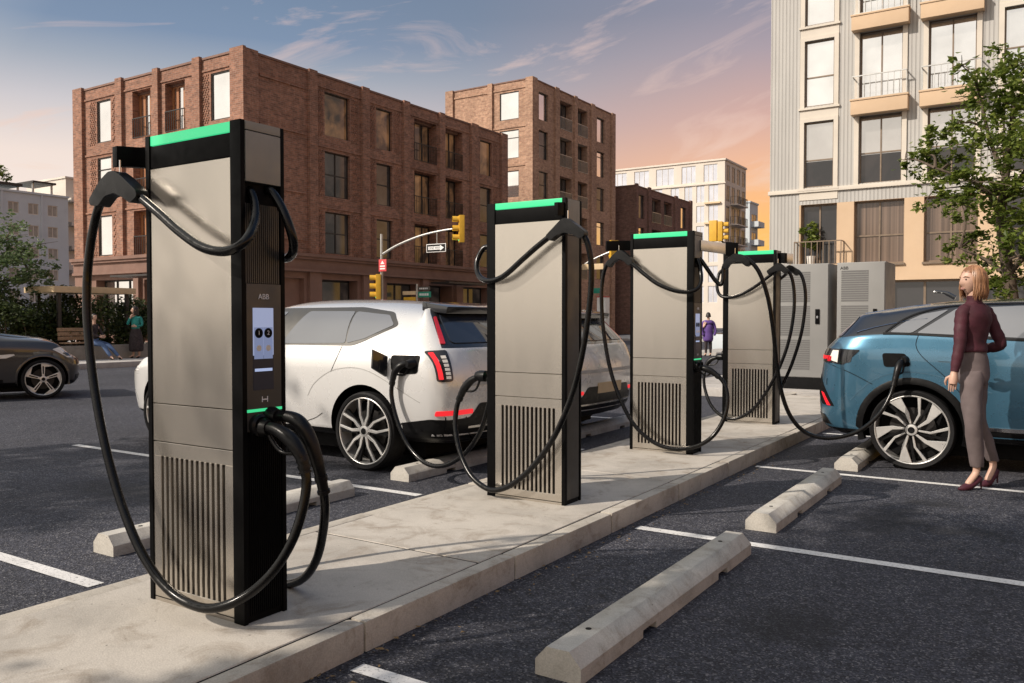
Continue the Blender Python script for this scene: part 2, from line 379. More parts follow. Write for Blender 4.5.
def text_mesh(txt, size, extrude=0.002):
    c = bpy.data.curves.new('text', 'FONT'); c.body = txt; c.size = size; c.extrude = extrude; c.align_x = 'CENTER'; c.align_y = 'CENTER'
    o = bpy.data.objects.new('text', c); COL.objects.link(o)
    dg = bpy.context.evaluated_depsgraph_get(); me = bpy.data.meshes.new_from_object(o.evaluated_get(dg))
    bpy.data.objects.remove(o); bpy.data.curves.remove(c); me.materials.clear(); return me
def text(txt, size, mat, pos, face, parent, name, extrude=0.002, sx=1.0):
    """face: 'x' reads on a +X side, '-x' on a -X side, '-y' on a -Y side"""
    me = text_mesh(txt, size, extrude)
    rot = {'-y': Matrix.Rotation(math.pi / 2, 4, 'X'), 'x': Matrix.Rotation(math.pi / 2, 4, 'Z') @ Matrix.Rotation(math.pi / 2, 4, 'X'),
           '-x': Matrix.Rotation(-math.pi / 2, 4, 'Z') @ Matrix.Rotation(math.pi / 2, 4, 'X')}[face]
    me.transform(Matrix.Translation(pos) @ rot @ Matrix.Diagonal((sx, 1, 1, 1)))
    return finish(me, name, mat, parent, None)
def roundpoly(pts, r, k=4):
    out = []; n = len(pts); P = [Vector((*p, 0)) for p in pts]
    for i in range(n):
        a, b, c = P[i - 1], P[i], P[(i + 1) % n]; d1 = (a - b); d2 = (c - b)
        q = min(r, d1.length * 0.45, d2.length * 0.45); p1 = b + d1.normalized() * q; p2 = b + d2.normalized() * q
        for j in range(k + 1):
            t = j / k; p = p1 * (1 - t) ** 2 + b * 2 * t * (1 - t) + p2 * t * t; out.append((p.x, p.y))
    return out
def copy_tree(o, parent=None):
    c = o.copy(); COL.objects.link(c)
    if parent is not None: c.parent = parent
    for ch in list(o.children): copy_tree(ch, c)
    return c
# ------------------------------------------------------------------ world, sun, air
SUN_EL, SUN_OFF = R(36), R(34)          # sun stands behind the camera, a little to the left
sdir = Vector((-math.sin(SUN_OFF) * math.cos(SUN_EL), -math.cos(SUN_OFF) * math.cos(SUN_EL), math.sin(SUN_EL)))
w = bpy.data.worlds.new('World'); scene.world = w; w.use_nodes = True
nt = w.node_tree; nt.nodes.clear()
wo = nt.nodes.new('ShaderNodeOutputWorld'); bg = nt.nodes.new('ShaderNodeBackground'); nt.links.new(bg.outputs[0], wo.inputs[0])
sky = nt.nodes.new('ShaderNodeTexSky'); sky.sky_type = 'NISHITA'; sky.sun_disc = False
sky.sun_elevation = SUN_EL; sky.sun_rotation = math.atan2(sdir.x, sdir.y); sky.air_density = 1.2; sky.dust_density = 2.0; sky.ozone_density = 1.5
tc = nt.nodes.new('ShaderNodeTexCoord'); sx = nt.nodes.new('ShaderNodeSeparateXYZ'); nt.links.new(tc.outputs['Generated'], sx.inputs[0])
el = mth(nt, 'ARCSINE', sx.outputs[2])                       # elevation, radians
az = mth(nt, 'ARCTAN2', mth(nt, 'MULTIPLY', sx.outputs[0], -1.0), sx.outputs[1])   # 0 = +Y, grows towards -X
# evening colours: blue-grey above, cream to pink at the horizon, orange to the right
S = 1.0
def k3(r, g, b_): return tuple((((c / 255 + 0.055) / 1.055) ** 2.4) * S for c in (r, g, b_))
e01 = mth(nt, 'DIVIDE', el, 0.9)
left = ramp(nt, e01, [(0.0, k3(246, 228, 216)), (0.12, k3(244, 227, 216)), (0.19, k3(238, 221, 211)), (0.25, k3(203, 198, 201)), (0.30, k3(160, 168, 181)), (0.34, k3(124, 143, 169)), (0.40, k3(114, 134, 160)), (1.0, k3(88, 114, 150))])
mid = ramp(nt, e01, [(0.0, k3(250, 196, 130)), (0.15, k3(230, 184, 162)), (0.24, k3(186, 168, 168)), (0.30, k3(158, 158, 168)), (0.375, k3(122, 132, 150)), (0.45, k3(114, 128, 150)), (0.75, k3(94, 118, 152)), (1.0, k3(88, 114, 150))])
right = ramp(nt, e01, [(0.0, k3(255, 196, 84)), (0.09, k3(255, 194, 98)), (0.14, k3(252, 188, 124)), (0.20, k3(236, 184, 152)), (0.25, k3(212, 172, 160)), (0.33, k3(170, 156, 164)), (0.38, k3(146, 143, 158)), (0.5, k3(116, 130, 156)), (1.0, k3(88, 114, 150))])
f1 = ramp(nt, mth(nt, 'MULTIPLY_ADD', az, 0.5, 0.0), [(0.22, 1.0), (0.42, 0.0)])   # az<.4 right side
f1b = ramp(nt, mth(nt, 'MULTIPLY_ADD', az, 0.5, 0.0), [(0.15, 1.0), (0.31, 0.0)])
c = mixc(nt, f1, left, mid); c = mixc(nt, f1b, c, right)
# wispy clouds, long streaks rising to the right
cr = nt.nodes.new('ShaderNodeCombineXYZ')
u_ = mth(nt, 'MULTIPLY', az, -1.0)
ca, sa = math.cos(0.22), math.sin(0.22)
nt.links.new(mth(nt, 'MULTIPLY', mth(nt, 'ADD', mth(nt, 'MULTIPLY', u_, ca), mth(nt, 'MULTIPLY', el, sa)), 1.7), cr.inputs[0])
nt.links.new(mth(nt, 'MULTIPLY', mth(nt, 'SUBTRACT', mth(nt, 'MULTIPLY', el, ca), mth(nt, 'MULTIPLY', u_, sa)), 7.5), cr.inputs[1])
cn = N(nt, 'ShaderNodeTexNoise', Scale=1.9, Detail=9.0, Roughness=0.60, Distortion=1.3); nt.links.new(cr.outputs[0], cn.inputs['Vector'])
cl = ramp(nt, cn.outputs['Fac'], [(0.56, 0.0), (0.635, 0.42), (0.73, 0.85)])
cl = mth(nt, 'MULTIPLY', cl, ramp(nt, e01, [(0.05, 0.2), (0.2, 0.9), (0.5, 0.7), (0.8, 0.3)]))
ccol = ramp(nt, e01, [(0.0, k3(255, 224, 178)), (0.2, k3(238, 204, 186)), (0.36, k3(216, 190, 184)), (0.6, k3(190, 184, 190))])
c = mixc(nt, cl, c, ccol)
# bright warm air round the sun behind the camera
dt = nt.nodes.new('ShaderNodeVectorMath'); dt.operation = 'DOT_PRODUCT'; nt.links.new(tc.outputs['Generated'], dt.inputs[0]); dt.inputs[1].default_value = sdir
gl = ramp(nt, dt.outputs['Value'], [(0.25, 0.0), (0.75, 0.55), (1.0, 1.0)])
sc_ = nt.nodes.new('ShaderNodeVectorMath'); sc_.operation = 'SCALE'; sc_.inputs[3].default_value = 6.7; nt.links.new(c, sc_.inputs[0])
c = mixc(nt, gl, sc_.outputs[0], (9.2, 8.6, 7.6))
c = mixc(nt, 0.02, c, sky.outputs[0])
nt.links.new(c, bg.inputs['Color']); bg.inputs['Strength'].default_value = 0.15
sl = bpy.data.lights.new('sun', 'SUN'); sl.energy = 4.3; sl.angle = R(0.55); sl.color = (1.0, 0.89, 0.77)
so = bpy.data.objects.new('sun', sl); COL.objects.link(so); so.location = sdir * 60
so.rotation_euler = sdir.to_track_quat('Z', 'Y').to_euler()
vs = scene.view_settings; vs.view_transform = 'Standard'; vs.look = 'None'; vs.exposure = 0.08; vs.gamma = 1; vs.use_curve_mapping = False
scene.cycles.use_denoising = True; scene.cycles.max_bounces = 8; scene.cycles.caustics_reflective = False; scene.cycles.caustics_refractive = False

# ------------------------------------------------------------------ ground
KX = -22.4
def sheet(name, x0, y0, x1, y1, z, mat, nx=1, ny=1):
    b = MB()
    for i in range(nx):
        for j in range(ny):
            xa, xb = x0 + (x1 - x0) * i / nx, x0 + (x1 - x0) * (i + 1) / nx; ya, yb = y0 + (y1 - y0) * j / ny, y0 + (y1 - y0) * (j + 1) / ny
            b.add([(xa, ya, z), (xb, ya, z), (xb, yb, z), (xa, yb, z)], [(0, 1, 2, 3)])
    return tag(b.build(name, mat, sharp=None), kind='structure')
sheet('ground', -900, -900, 900, 1500, 0, 'asphalt')
b = MB()
for (x0, x1, y, y_) in ((-2.33, 3.0, 2.42, 2.50), (-2.33, 6.0, 5.10, 5.19), (-2.36, 6.0, 7.85, 7.93), (-2.36, 6.0, 10.57, 10.65),
                        (-9.2, -4.2, 2.44, 2.53), (-9.07, -4.2, 5.105, 5.19), (-9.07, -4.2, 7.85, 7.93), (-9.07, -4.2, 10.57, 10.65), (-9.2, -4.2, -0.28, -0.2), (-2.33, 3.0, -0.3, -0.22)):
    b.add([(x0, y, 0.004), (x1, y, 0.004), (x1, y_, 0.004), (x0, y_, 0.004)], [(0, 1, 2, 3)])
tag(b.build('bay_marking', 'line', sharp=None), kind='structure')

# charging island: slabs with joints, kerb stones both sides
IX0, IX1, IZ = -3.79, -2.41, 0.13
b = MB(); js = [-4.4, -1.75, 0.9, 3.55, 6.2, 8.85, 11.5, 14.2]
for a, c_ in zip(js, js[1:]): b.box(IX0 + 0.105, a + 0.008, -0.05, IX1 - 0.096, c_ - 0.008, IZ)
tag(b.build('island_pavement', 'island', bevel=0.004, seg=1), kind='structure')
b = MB(); b.box(IX0 + 0.099, js[0], -0.05, IX1 - 0.089, js[-1] - 0.3, IZ - 0.004)
tag(b.build('joint_filler', 'blackmatte', sharp=None), kind='structure')
b = MB(); y = 2.596 - 6 * 1.165
while y < 14.3:
    b.box(IX1 - 0.09, y + 0.004, -0.05, IX1, y + 1.159, IZ + random.uniform(-0.003, 0.002)); b.box(IX0, y + 0.304, -0.05, IX0 + 0.1, y + 1.461, IZ + random.uniform(-0.003, 0.002)); y += 1.165
tag(b.build('kerb', 'kerb', bevel=0.014, seg=2), kind='structure')
b = MB(); b.box(-6.2, 14.75, -0.05, -0.4, 18.4, 0.14); b.box(-6.2, 14.6, -0.05, -0.4, 14.745, 0.125)
tag(b.build('cabinet_pavement', 'walk', bevel=0.01), kind='structure')
# pavement round the brick block across the street
b = MB(); b.box(-60, 6, -0.05, KX - 0.16, 48, 0.15); b.box(KX - 0.155, 6, -0.05, KX, 48, 0.155)
b.box(-28, 48.2, -0.05, -14, 90, 0.1)
tag(b.build('sidewalk', 'walk', bevel=0.02), kind='structure')
b = MB(); b.box(-12, 30.5, -0.05, 30, 34.6, 0.12)
tag(b.build('pavement', 'walk', bevel=0.02), kind='structure')

# dead leaves swept against the kerb
b = MB()
for i in range(150):
    x = IX1 + abs(random.gauss(0, 0.09)) + 0.015; y = random.uniform(1.6, 8.6); s = random.uniform(0.006, 0.017); a = random.random() * 6.28
    q = [(x + s * math.cos(a + t) * f, y + s * math.sin(a + t) * f, 0.007 + random.random() * 0.008) for t, f in ((0, 1), (1.4, .6), (3.1, 1), (4.6, .55))]
    b.add(q, [(0, 1, 2, 3)])
tag(b.build('leaf_litter', plain('dry_leaf', (0.20, 0.13, 0.06), 0.8, 0, 0.4, 30), sharp=None), kind='stuff')

# wheel stops
def wheel_stop(xc, y0, y1, label, holes=True):
    w2, hh = 0.102, 0.12; o = thing('wheel_stop', label, 'wheel stop', (xc, (y0 + y1) / 2, 0), 'concrete wheel stops in the charging bays')
    prof = [(-w2, 0), (w2, 0), (w2, 0.062), (0.05, hh), (-0.05, hh), (-w2, 0.062)]
    L = y1 - y0; cuts = [(0.27, 0.34), (0.73, 0.80)]; b = MB()
    def sec(ya, yb, low): b.prism([(xc + px, max(pz, low)) for px, pz in prof], ya, yb, 'y')
    segs = [0.0] + [c for cc in cuts for c in cc] + [1.0]
    for i in range(len(segs) - 1): sec(y0 + L * segs[i], y0 + L * segs[i + 1], 0.032 if i % 2 else 0.0)
    me = b.mesh(); bm = bmesh.new(); bm.from_mesh(me); bmesh.ops.remove_doubles(bm, verts=bm.verts, dist=0.0004)
    dup = [f for f in bm.faces if abs(f.normal.y) > 0.99 and y0 + 0.02 < f.calc_center_median().y < y1 - 0.02 and len(f.verts) == 6]
    es = [e for e in bm.edges if len(e.link_faces) == 2 and e.calc_face_angle(0) > R(30) and abs(e.verts[0].co.y - e.verts[1].co.y) > 0.2]
    bm.to_mesh(me); bm.free()
    finish(me, 'body', 'stop', o, 20)
    for t in (0.12, 0.88):
        h_ = MB(); h_.lathe([(0.013, 0.0), (0.013, 0.0015)], (xc, y0 + L * t, hh), 'z', 14); h_.build('pin_hole', 'blackmatte', o)
wheel_stop(-1.60, 2.80, 4.93, 'concrete wheel stop nearest the camera in the empty right bay')
wheel_stop(-1.61, 5.50, 7.48, 'concrete wheel stop in the middle of the empty right bays, between two white lines')
wheel_stop(-1.60, 8.12, 10.1, 'concrete wheel stop just behind the rear wheel of the blue car')
wheel_stop(-4.72, 2.84, 4.86, 'concrete wheel stop half hidden behind the nearest charging post')
wheel_stop(-4.72, 5.52, 7.5, 'concrete wheel stop under the tail of the white car with the open charging flap')
wheel_stop(-4.72, 8.2, 10.2, 'concrete wheel stop under the bumper of the white car seen between two charging posts')
M['capmetal'] = plain('side_cap_metal', (0.30, 0.295, 0.265), 0.55, 0.3, 0.04, 4)
# ------------------------------------------------------------------ charging posts
CZ0, CZ1, CD = 0.13, 2.21, 0.23
GRP = 'charging posts on the concrete island'
def charger(x0, y0, side, label, screen_visible):
    x1 = x0 + 0.64; o = thing('charging_post', label, 'ev charger', ((x0 + x1) / 2, y0 + CD / 2, CZ0), GRP)
    yb = y0 + CD; H = CZ1
    def sx_(a): return a if side > 0 else x0 + x1 - a         # mirror about the post's middle
    lw, rw = 0.028, 0.066
    # corner frame posts
    for (a, c) in ((x0, x0 + lw), (x1 - rw, x1)):
        a2, c2 = sorted((sx_(a), sx_(c))); big = c - a > 0.05
        b = MB(); b.box(a2, y0, CZ0, c2, y0 + (0.022 if big else 0.03), H); b.build('frame_post', 'black', o, 0.003)
        b = MB(); b.box(a2, yb - 0.022, CZ0, c2, yb, H); b.build('frame_post', 'black', o, 0.003)
    ax, bx = sorted((sx_(x0 + lw), sx_(x1 - rw)))
    # core
    ca, cb = sorted((sx_(x0 + 0.004), sx_(x1 - 0.03)))
    b = MB(); b.box(ca, y0 + 0.035, CZ0, cb, yb - 0.035, H - 0.004); b.build('core', 'blackmatte', o, 0.002)
    for (f0, f1, sgn) in ((y0 + 0.005, y0 + 0.035, -1), (yb - 0.035, yb - 0.005, 1)):
        # panel: two plain sheets over a slotted sheet
        b = MB(); b.box(ax + 0.001, f0, 1.022, bx - 0.001, f1, 2.062); b.box(ax + 0.001, f0, 0.852, bx - 0.001, f1, 1.018)
        zb, zt = 0.20, 0.785; s0, s1 = ax + 0.047, bx - 0.047; n = 13; p = (s1 - s0) / n
        b.box(ax + 0.001, f0, 0.15, bx - 0.001, f1, zb); b.box(ax + 0.001, f0, zt, bx - 0.001, f1, 0.848)
        b.box(ax + 0.001, f0, zb, s0 + p * 0.24, f1, zt); b.box(s1 - p * 0.24, f0, zb, bx - 0.001, f1, zt)
        for k in range(n - 1): b.box(s0 + p * (k + 0.76), f0, zb, s0 + p * (k + 1.24), f1, zt)
        b.build('front_panel' if sgn < 0 else 'back_panel', 'champagne', o, 0.0015, seg=1)
        b = MB(); b.box(ax + 0.001, f0, CZ0, bx - 0.001, f1, 0.146); b.build('foot_trim', 'champagne', o)
        b = MB(); b.box(ax + 0.001, f0 + 0.002, 2.066, bx - 0.001, f1 - 0.002, 2.163); b.build('fascia', 'black', o, 0.002)
        b = MB(); b.box(ax + 0.001, f0 + 0.001, 2.166, bx - 0.001, f1 - 0.001, 2.209); b.build('light_bar', 'green', o, 0.004)
    b = MB(); b.box(ca, y0 + 0.036, H - 0.004, cb, yb - 0.036, H - 0.0005); b.build('top_plate', 'graphite', o)
    # equipment side
    q0, q1 = y0 + 0.024, yb - 0.024
    def sidebox(name, mat, z0, z1, d0, d1, ya=q0, yb_=q1, bev=0.002, par=o):
        b = MB(); b.box(sx_(x1 - d0), ya, z0, sx_(x1 - d1), yb_, z1); return b.build(name, mat, par, bev)
    sidebox('side_cap', 'capmetal', 1.962, 2.168, -0.004, 0.05); sidebox('side_cap', 'capmetal', 2.172, 2.208, -0.004, 0.05)
    sidebox('cable_outlet', 'blackmatte', 1.875, 1.96, 0.022, 0.06)
    b = MB()
    for k in range(17): yy = q0 + (q1 - q0) * k / 17; b.box(sx_(x1 - 0.004), yy, 1.545, sx_(x1 - 0.03), yy + (q1 - q0) / 17 * 0.55, 1.873)
    b.box(sx_(x1 - 0.014), q0, 1.545, sx_(x1 - 0.035), q1, 1.873); b.build('rib_panel', 'graphite', o)
    user = sidebox('user_panel', 'graphite', 0.93, 1.543, 0.0, 0.03)
    b = MB()
    for k in range(17): yy = q0 + (q1 - q0) * k / 17; b.box(sx_(x1 - 0.002), yy, 0.16, sx_(x1 - 0.03), yy + (q1 - q0) / 17 * 0.55, 0.926)
    b.box(sx_(x1 - 0.012), q0, CZ0, sx_(x1 - 0.035), q1, 0.926); b.build('lower_rib_panel', 'black', o)
    sc0, sc1 = q0 + 0.031, q1 - 0.043
    scr = sidebox('screen', 'screen_blue', 1.245, 1.443, -0.0015, 0.004, sc0, sc1, 0)
    sidebox('screen_lower', 'screen_dark', 1.10, 1.2445, -0.0015, 0.004, sc0, sc1, 0, scr)
    sidebox('screen_glow', 'screen_glow', 1.178, 1.190, -0.0025, 0.0, sc0 + 0.008, sc1 - 0.008, 0, scr)
    fx = sx_(x1 + 0.003); fc = 'x' if side > 0 else '-x'; flip = 1 if side > 0 else -1
    for k in (0, 1):
        cy = sc0 + (sc1 - sc0) * ((0.27 + 0.46 * k) if side > 0 else (0.73 - 0.46 * k))
        b = MB(); b.box(sx_(x1 + 0.0016), cy - 0.024, 1.23, sx_(x1 + 0.0022), cy + 0.024, 1.362); b.build('screen_tile', 'screen_tile', scr)
        b = MB(); b.lathe([(0.021, 0), (0.021, 0.0012)], (sx_(x1 + 0.0024), cy, 1.338), 'x', 20); b.build('screen_button', 'blackmatte', scr)
        text(str(k + 1), 0.026, 'white_print', (sx_(x1 + 0.0042), cy, 1.338), fc, scr, 'screen_digit', 0.0004)
        b = MB(); b.lathe([(0.013, 0), (0.013, 0.0012)], (sx_(x1 + 0.0026), cy, 1.275), 'x', 12); b.build('screen_icon', 'whitelens', scr)
    text('ABB', 0.032, 'white_print', (fx, (q0 + q1) / 2 - 0.004 * flip, 1.489), fc, o, 'lettering', 0.001)
    ym = (q0 + q1) / 2
    b = MB()
    for s in (-1, 1): b.box(sx_(x1 + 0.0005), ym + s * 0.014 - 0.002, 1.048, sx_(x1 + 0.002), ym + s * 0.014 + 0.002, 1.072)
    b.box(sx_(x1 + 0.0005), ym - 0.012, 1.057, sx_(x1 + 0.002), ym + 0.012, 1.062); b.build('card_symbol', 'white_print', o)
    sidebox('status_light', 'green', 1.010, 1.022, -0.0025, 0.002, q0, q1, 0)
    for t in (0.28, 0.72):
        b = MB(); yy = q0 + (q1 - q0) * t
        b.lathe([(0.046, -0.02), (0.046, 0.022), (0.036, 0.03), (0.03, 0.012)], (sx_(x1), yy, 0.955), 'x', 18) if side > 0 else b.lathe([(0.046, 0.02), (0.046, -0.022), (0.036, -0.03), (0.03, -0.012)], (sx_(x1), yy, 0.955), 'x', 18)
        b.build('holster', 'bevel_black', o)
    # far side sheet
    b = MB(); b.box(sx_(x0 + 0.002), q0 + 0.008, 0.16, sx_(x0 + 0.03), q1 - 0.008, 1.96); b.build('side_sheet', 'graphite', o, 0.003)
    b = MB(); b.box(sx_(x0 - 0.002), q0 + 0.008, 1.964, sx_(x0 + 0.05), q1 - 0.008, 2.206); b.build('side_cap', 'capmetal', o, 0.003)
    return o
M['screen_blue'] = emis('screen_sky_blue', (0.40, 0.47, 0.70), 0.58)
M['screen_dark'] = emis('screen_dark', (0.008, 0.010, 0.018), 0.5)
M['screen_glow'] = emis('screen_glow', (0.5, 0.62, 0.95), 0.6)
M['screen_tile'] = emis('screen_tile', (0.20, 0.25, 0.42), 0.7)
C1 = charger(-3.43, 2.285, 1, 'charging post nearest the camera, with its lit blue screen in view', True)
C2 = charger(-3.41, 4.945, -1, 'charging post plugged into the white car with the open flap', False)
C3 = charger(-3.46, 7.455, 1, 'third charging post from the camera, its cable running across to the blue car', True)
C4 = charger(-3.44, 10.09, -1, 'farthest charging post, standing in front of the two grey power cabinets', False)
for o, sx0, txt in ((C1, 1, 0), (C3, 1, 0)): continue

def px(pts): return [atY(a, b, Y) for a, b, Y in pts]
def cable(post, pts, r=0.0195, label=None):
    o = MB().tube(spline(pts, 9), r, 12).build('charging_cable', 'rubber', post, sharp=60)
    if label: o['label'] = label
    return o
def hood(cab, Y, pts, th=0.062):
    """saddle-shaped rubber hanger that carries the cable: a thick outline in the plane Y"""
    P = [atY(x, y, Y) for x, y in pts]; q = roundpoly([(p.x, p.z) for p in P], 0.012, 3)
    b = MB(); b.prism(q, Y - th / 2, Y + th / 2, 'y'); o = b.build('cable_hanger', 'bevel_black', cab, 0.014, sharp=35, seg=3)
    top = max(P, key=lambda p: p.z); MB().tube([(top.x, Y, top.z - 0.02), (top.x, Y, top.z + 0.05)], 0.004, 8).build('hanger_wire', 'chrome', cab)
    return o
def gun(cab, pts, tip_dir):
    """plug handle at the end of a cable: thick grip, guard loop and plug head"""
    P = spline(pts, 6); n = len(P)
    b = MB(); b.tube(P, [0.0225 + 0.009 * math.sin(math.pi * min(1, (i / (n - 1)) * 1.1)) ** 2 for i in range(n)], 14)
    e = P[-1]; t = Vector(tip_dir).normalized()
    b.tube([e - t * 0.05, e - t * 0.02, e + t * 0.035, e + t * 0.04], [0.030, 0.041, 0.041, 0.034], 16)
    for q in (0.0, 0.1, 0.2): b.tube([P[int(q * (n - 1))], P[int(q * (n - 1)) + 1]], 0.0275, 14)
    g0, g1 = P[int(n * 0.3)], P[int(n * 0.9)]; mid = (g0 + g1) / 2; c = P[int(n * 0.6)]; outd = (mid - c)
    outd = outd.normalized() if outd.length > 1e-4 else Vector((0, 0, -1))
    b.tube(spline([g0, mid + outd * 0.055, g1], 6), 0.009, 8)
    return b.build('plug_handle', 'bevel_black', cab, sharp=50)
def arm(post, a, b_, hgt=0.09, th=0.045, mat='black', name='cable_arm'):
    a = Vector(a); b_ = Vector(b_); d = (b_ - a).normalized(); n = Vector((-d.y, d.x, 0)) * th / 2; z = Vector((0, 0, hgt / 2)); m = MB()
    m.add([a - n - z, b_ - n - z, b_ + n - z, a + n - z, a - n + z, b_ - n + z, b_ + n + z, a + n + z],
          [(0, 3, 2, 1), (4, 5, 6, 7), (0, 1, 5, 4), (1, 2, 6, 5), (2, 3, 7, 6), (3, 0, 4, 7)])
    return m.build(name, mat, post, 0.004)

# --- nearest post
arm(C1, atY(150, 158.5, 2.36), atY(114.5, 156.5, 2.20))
k = cable(C1, px([(243, 189, 2.36), (249, 190, 2.35), (254.5, 203, 2.345), (255, 220, 2.31), (249, 236, 2.24), (238, 247, 2.20), (222, 251.5, 2.19), (202, 247, 2.18), (180, 232, 2.19), (161, 215, 2.2), (147, 203, 2.2), (138, 195.5, 2.2), (128, 187.5, 2.2),
    (118, 184, 2.2), (109, 189, 2.2), (101.5, 201, 2.2), (96, 217, 2.2), (90.5, 245, 2.19), (87, 285, 2.18), (88, 330, 2.17), (94, 385, 2.16), (104, 440, 2.15), (117, 490, 2.15), (134, 537, 2.15), (152, 570, 2.155), (170, 591, 2.16),
    (188, 603, 2.165), (208, 608.5, 2.17), (230, 604, 2.2), (253, 591, 2.25), (275, 569, 2.3), (292, 541, 2.34), (302, 512, 2.37), (306.5, 484, 2.39), (304, 462, 2.39)]), 0.0198)
gun(k, px([(305.5, 473, 2.39), (301, 455, 2.385), (290, 439, 2.375), (275, 429, 2.37), (261, 427, 2.37)]), (-1, 0, 0))
hood(k, 2.2, [(95, 200), (106, 181), (114, 172.5), (120, 171.5), (127, 176.5), (142, 191), (143, 197), (136, 204), (129, 198.5), (120, 194), (111, 197), (104, 207), (96, 206)])
k = cable(C1, px([(262, 190, 2.44), (270, 191, 2.44), (279, 203, 2.45), (287, 220, 2.46), (293, 240, 2.48), (292, 254, 2.51), (284, 258, 2.57), (276, 250, 2.66), (262, 240, 2.75), (240, 300, 2.80), (236, 440, 2.80), (255, 560, 2.78),
    (277, 582, 2.76), (292, 583.5, 2.73), (306, 576, 2.69), (317, 558, 2.65), (323, 532, 2.60), (325, 505, 2.55), (322, 482, 2.51)]), 0.0198)
gun(k, px([(324, 493, 2.52), (318, 465, 2.49), (309, 438, 2.47), (298, 421, 2.45), (284, 416, 2.44), (270, 416, 2.43)]), (-1, 0, 0))
# --- second post
k = cable(C2, px([(489, 247, 5.06), (483, 249, 5.05), (477, 262, 5.02), (478.5, 275, 4.97), (488, 281, 4.9), (503, 276.5, 4.88), (523, 259, 4.87), (536, 247.5, 4.87), (551, 235.5, 4.87), (560, 229, 4.87), (568, 226.5, 4.87), (576, 228.5, 4.87), (584, 235.5, 4.88), (589, 249, 4.89), (591.5, 272, 4.9),
    (589.5, 305, 4.9), (583, 350, 4.89), (572, 395, 4.88), (555, 435, 4.87), (535, 464, 4.86), (514, 483, 4.86), (497, 490, 4.87), (484, 487, 4.89), (470, 474, 4.93), (460, 452, 4.98), (455.5, 427, 5.02), (457, 406, 5.05), (463, 392, 5.06)]))
gun(k, px([(459, 400, 5.06), (464, 389, 5.06), (472, 380, 5.06), (482, 376, 5.06)]), (1, 0, 0))
hood(k, 4.87, [(547.5, 236), (556, 227), (563, 219.5), (568, 218), (574, 222), (586, 231), (586.5, 236), (581, 239), (575, 235), (566, 233), (558, 236), (552, 241.5)])
arm(C2, atY(567, 209, 5.0), atY(556, 209, 4.86), 0.09, 0.03)
k = cable(C2, px([(500, 300, 5.3), (496, 340, 5.3), (492, 385, 5.28), (487, 412, 5.3), (478, 436, 5.35), (462, 456, 5.42), (442, 466, 5.5), (424, 462, 5.56), (408, 445, 5.6), (397, 420, 5.62), (391.5, 395, 5.63), (393, 378, 5.64)]))
gun(k, px([(391.8, 385, 5.635), (395, 372, 5.645), (402, 365, 5.66), (411, 364, 5.70)]), (0.3, 1, 0))
# --- third post
arm(C3, atY(634, 245.5, 7.6), atY(606, 246, 7.42), 0.095, 0.05)
k = cable(C3, px([(694, 259, 7.55), (698, 261, 7.55), (701, 275, 7.52), (699.5, 286, 7.46), (691, 291.5, 7.40), (676, 291, 7.37), (658, 284, 7.36), (643, 273, 7.37), (632, 264, 7.38), (618, 258, 7.39), (608, 263, 7.39), (603, 277, 7.39), (601.5, 300, 7.38),
    (604, 335, 7.37), (611, 372, 7.36), (622, 403, 7.35), (636, 427, 7.35), (655, 443, 7.355), (676, 449, 7.37), (697, 446, 7.41), (713, 436, 7.47), (724, 418, 7.52), (727.5, 399, 7.56), (724, 383, 7.58), (715, 374, 7.58), (706, 370, 7.57)]))
gun(k, px([(719, 377, 7.58), (711, 371, 7.575), (703, 368, 7.57), (696, 368, 7.57)]), (-1, 0, 0))
hood(k, 7.39, [(607, 264), (613, 256), (619, 250.5), (623, 250.5), (633, 259), (633.5, 263.5), (629.5, 266), (625, 261.5), (619.5, 259), (614, 262.5), (610.5, 268)])
arm(C3, atY(701, 245.5, 7.62), atY(727, 249, 7.70), 0.10, 0.05, 'champagne')
arm(C3, atY(725.5, 249, 7.69), atY(738, 250, 7.73), 0.13, 0.07, 'black', 'arm_end')
k = cable(C3, px([(695, 258, 7.62), (700, 259, 7.62), (708, 270, 7.63), (715, 280, 7.65), (720.5, 284.5, 7.66), (723, 279, 7.67), (723.5, 268, 7.68), (728, 260.5, 7.68), (738, 256, 7.68), (750, 261, 7.68), (760, 274, 7.70), (768, 298, 7.74), (773, 328, 7.78), (776.5, 362, 7.82), (782, 394, 7.87),
    (791, 417, 7.92), (805, 432, 7.98), (824, 438, 8.04), (845, 436, 8.1), (864, 428, 8.16), (880, 413, 8.24), (890, 396, 8.3), (895, 380, 8.34)]))
gun(k, px([(893.5, 386, 8.33), (897, 372, 8.36), (900, 363, 8.40), (905, 360, 8.47)]), (0.2, 1, 0))
hood(k, 7.68, [(723, 265), (729, 258), (735, 253.5), (739, 254), (750, 260.5), (751, 264.5), (747.5, 267), (742, 263), (736, 261.5), (730, 264.5), (726.5, 270)])
# --- farthest post
arm(C4, atY(776, 258, 10.2), atY(786, 258, 10.16), 0.12, 0.05); arm(C4, atY(780, 258, 10.3), atY(793, 259, 10.34), 0.12, 0.10, 'champagne')
k = cable(C4, px([(723, 270, 10.2), (719, 274, 10.18), (717, 286, 10.12), (720, 295, 10.05), (729, 297.5, 10.02), (742, 294, 10.0), (756, 286, 9.99), (768, 277, 9.98), (780, 268.5, 9.98), (789, 272, 10.0), (793.5, 286, 10.02), (794, 310, 10.02), (789, 340, 10.02),
    (780, 366, 10.01), (767, 391, 10.0), (752, 410, 9.99), (736, 418.5, 9.99), (722, 416, 10.0), (711, 405, 10.04), (705, 389, 10.1), (704, 376, 10.14), (707, 366, 10.18)]))
gun(k, px([(704.5, 372, 10.16), (707, 364, 10.19), (712, 359, 10.2), (720, 357, 10.2)]), (1, 0, 0))
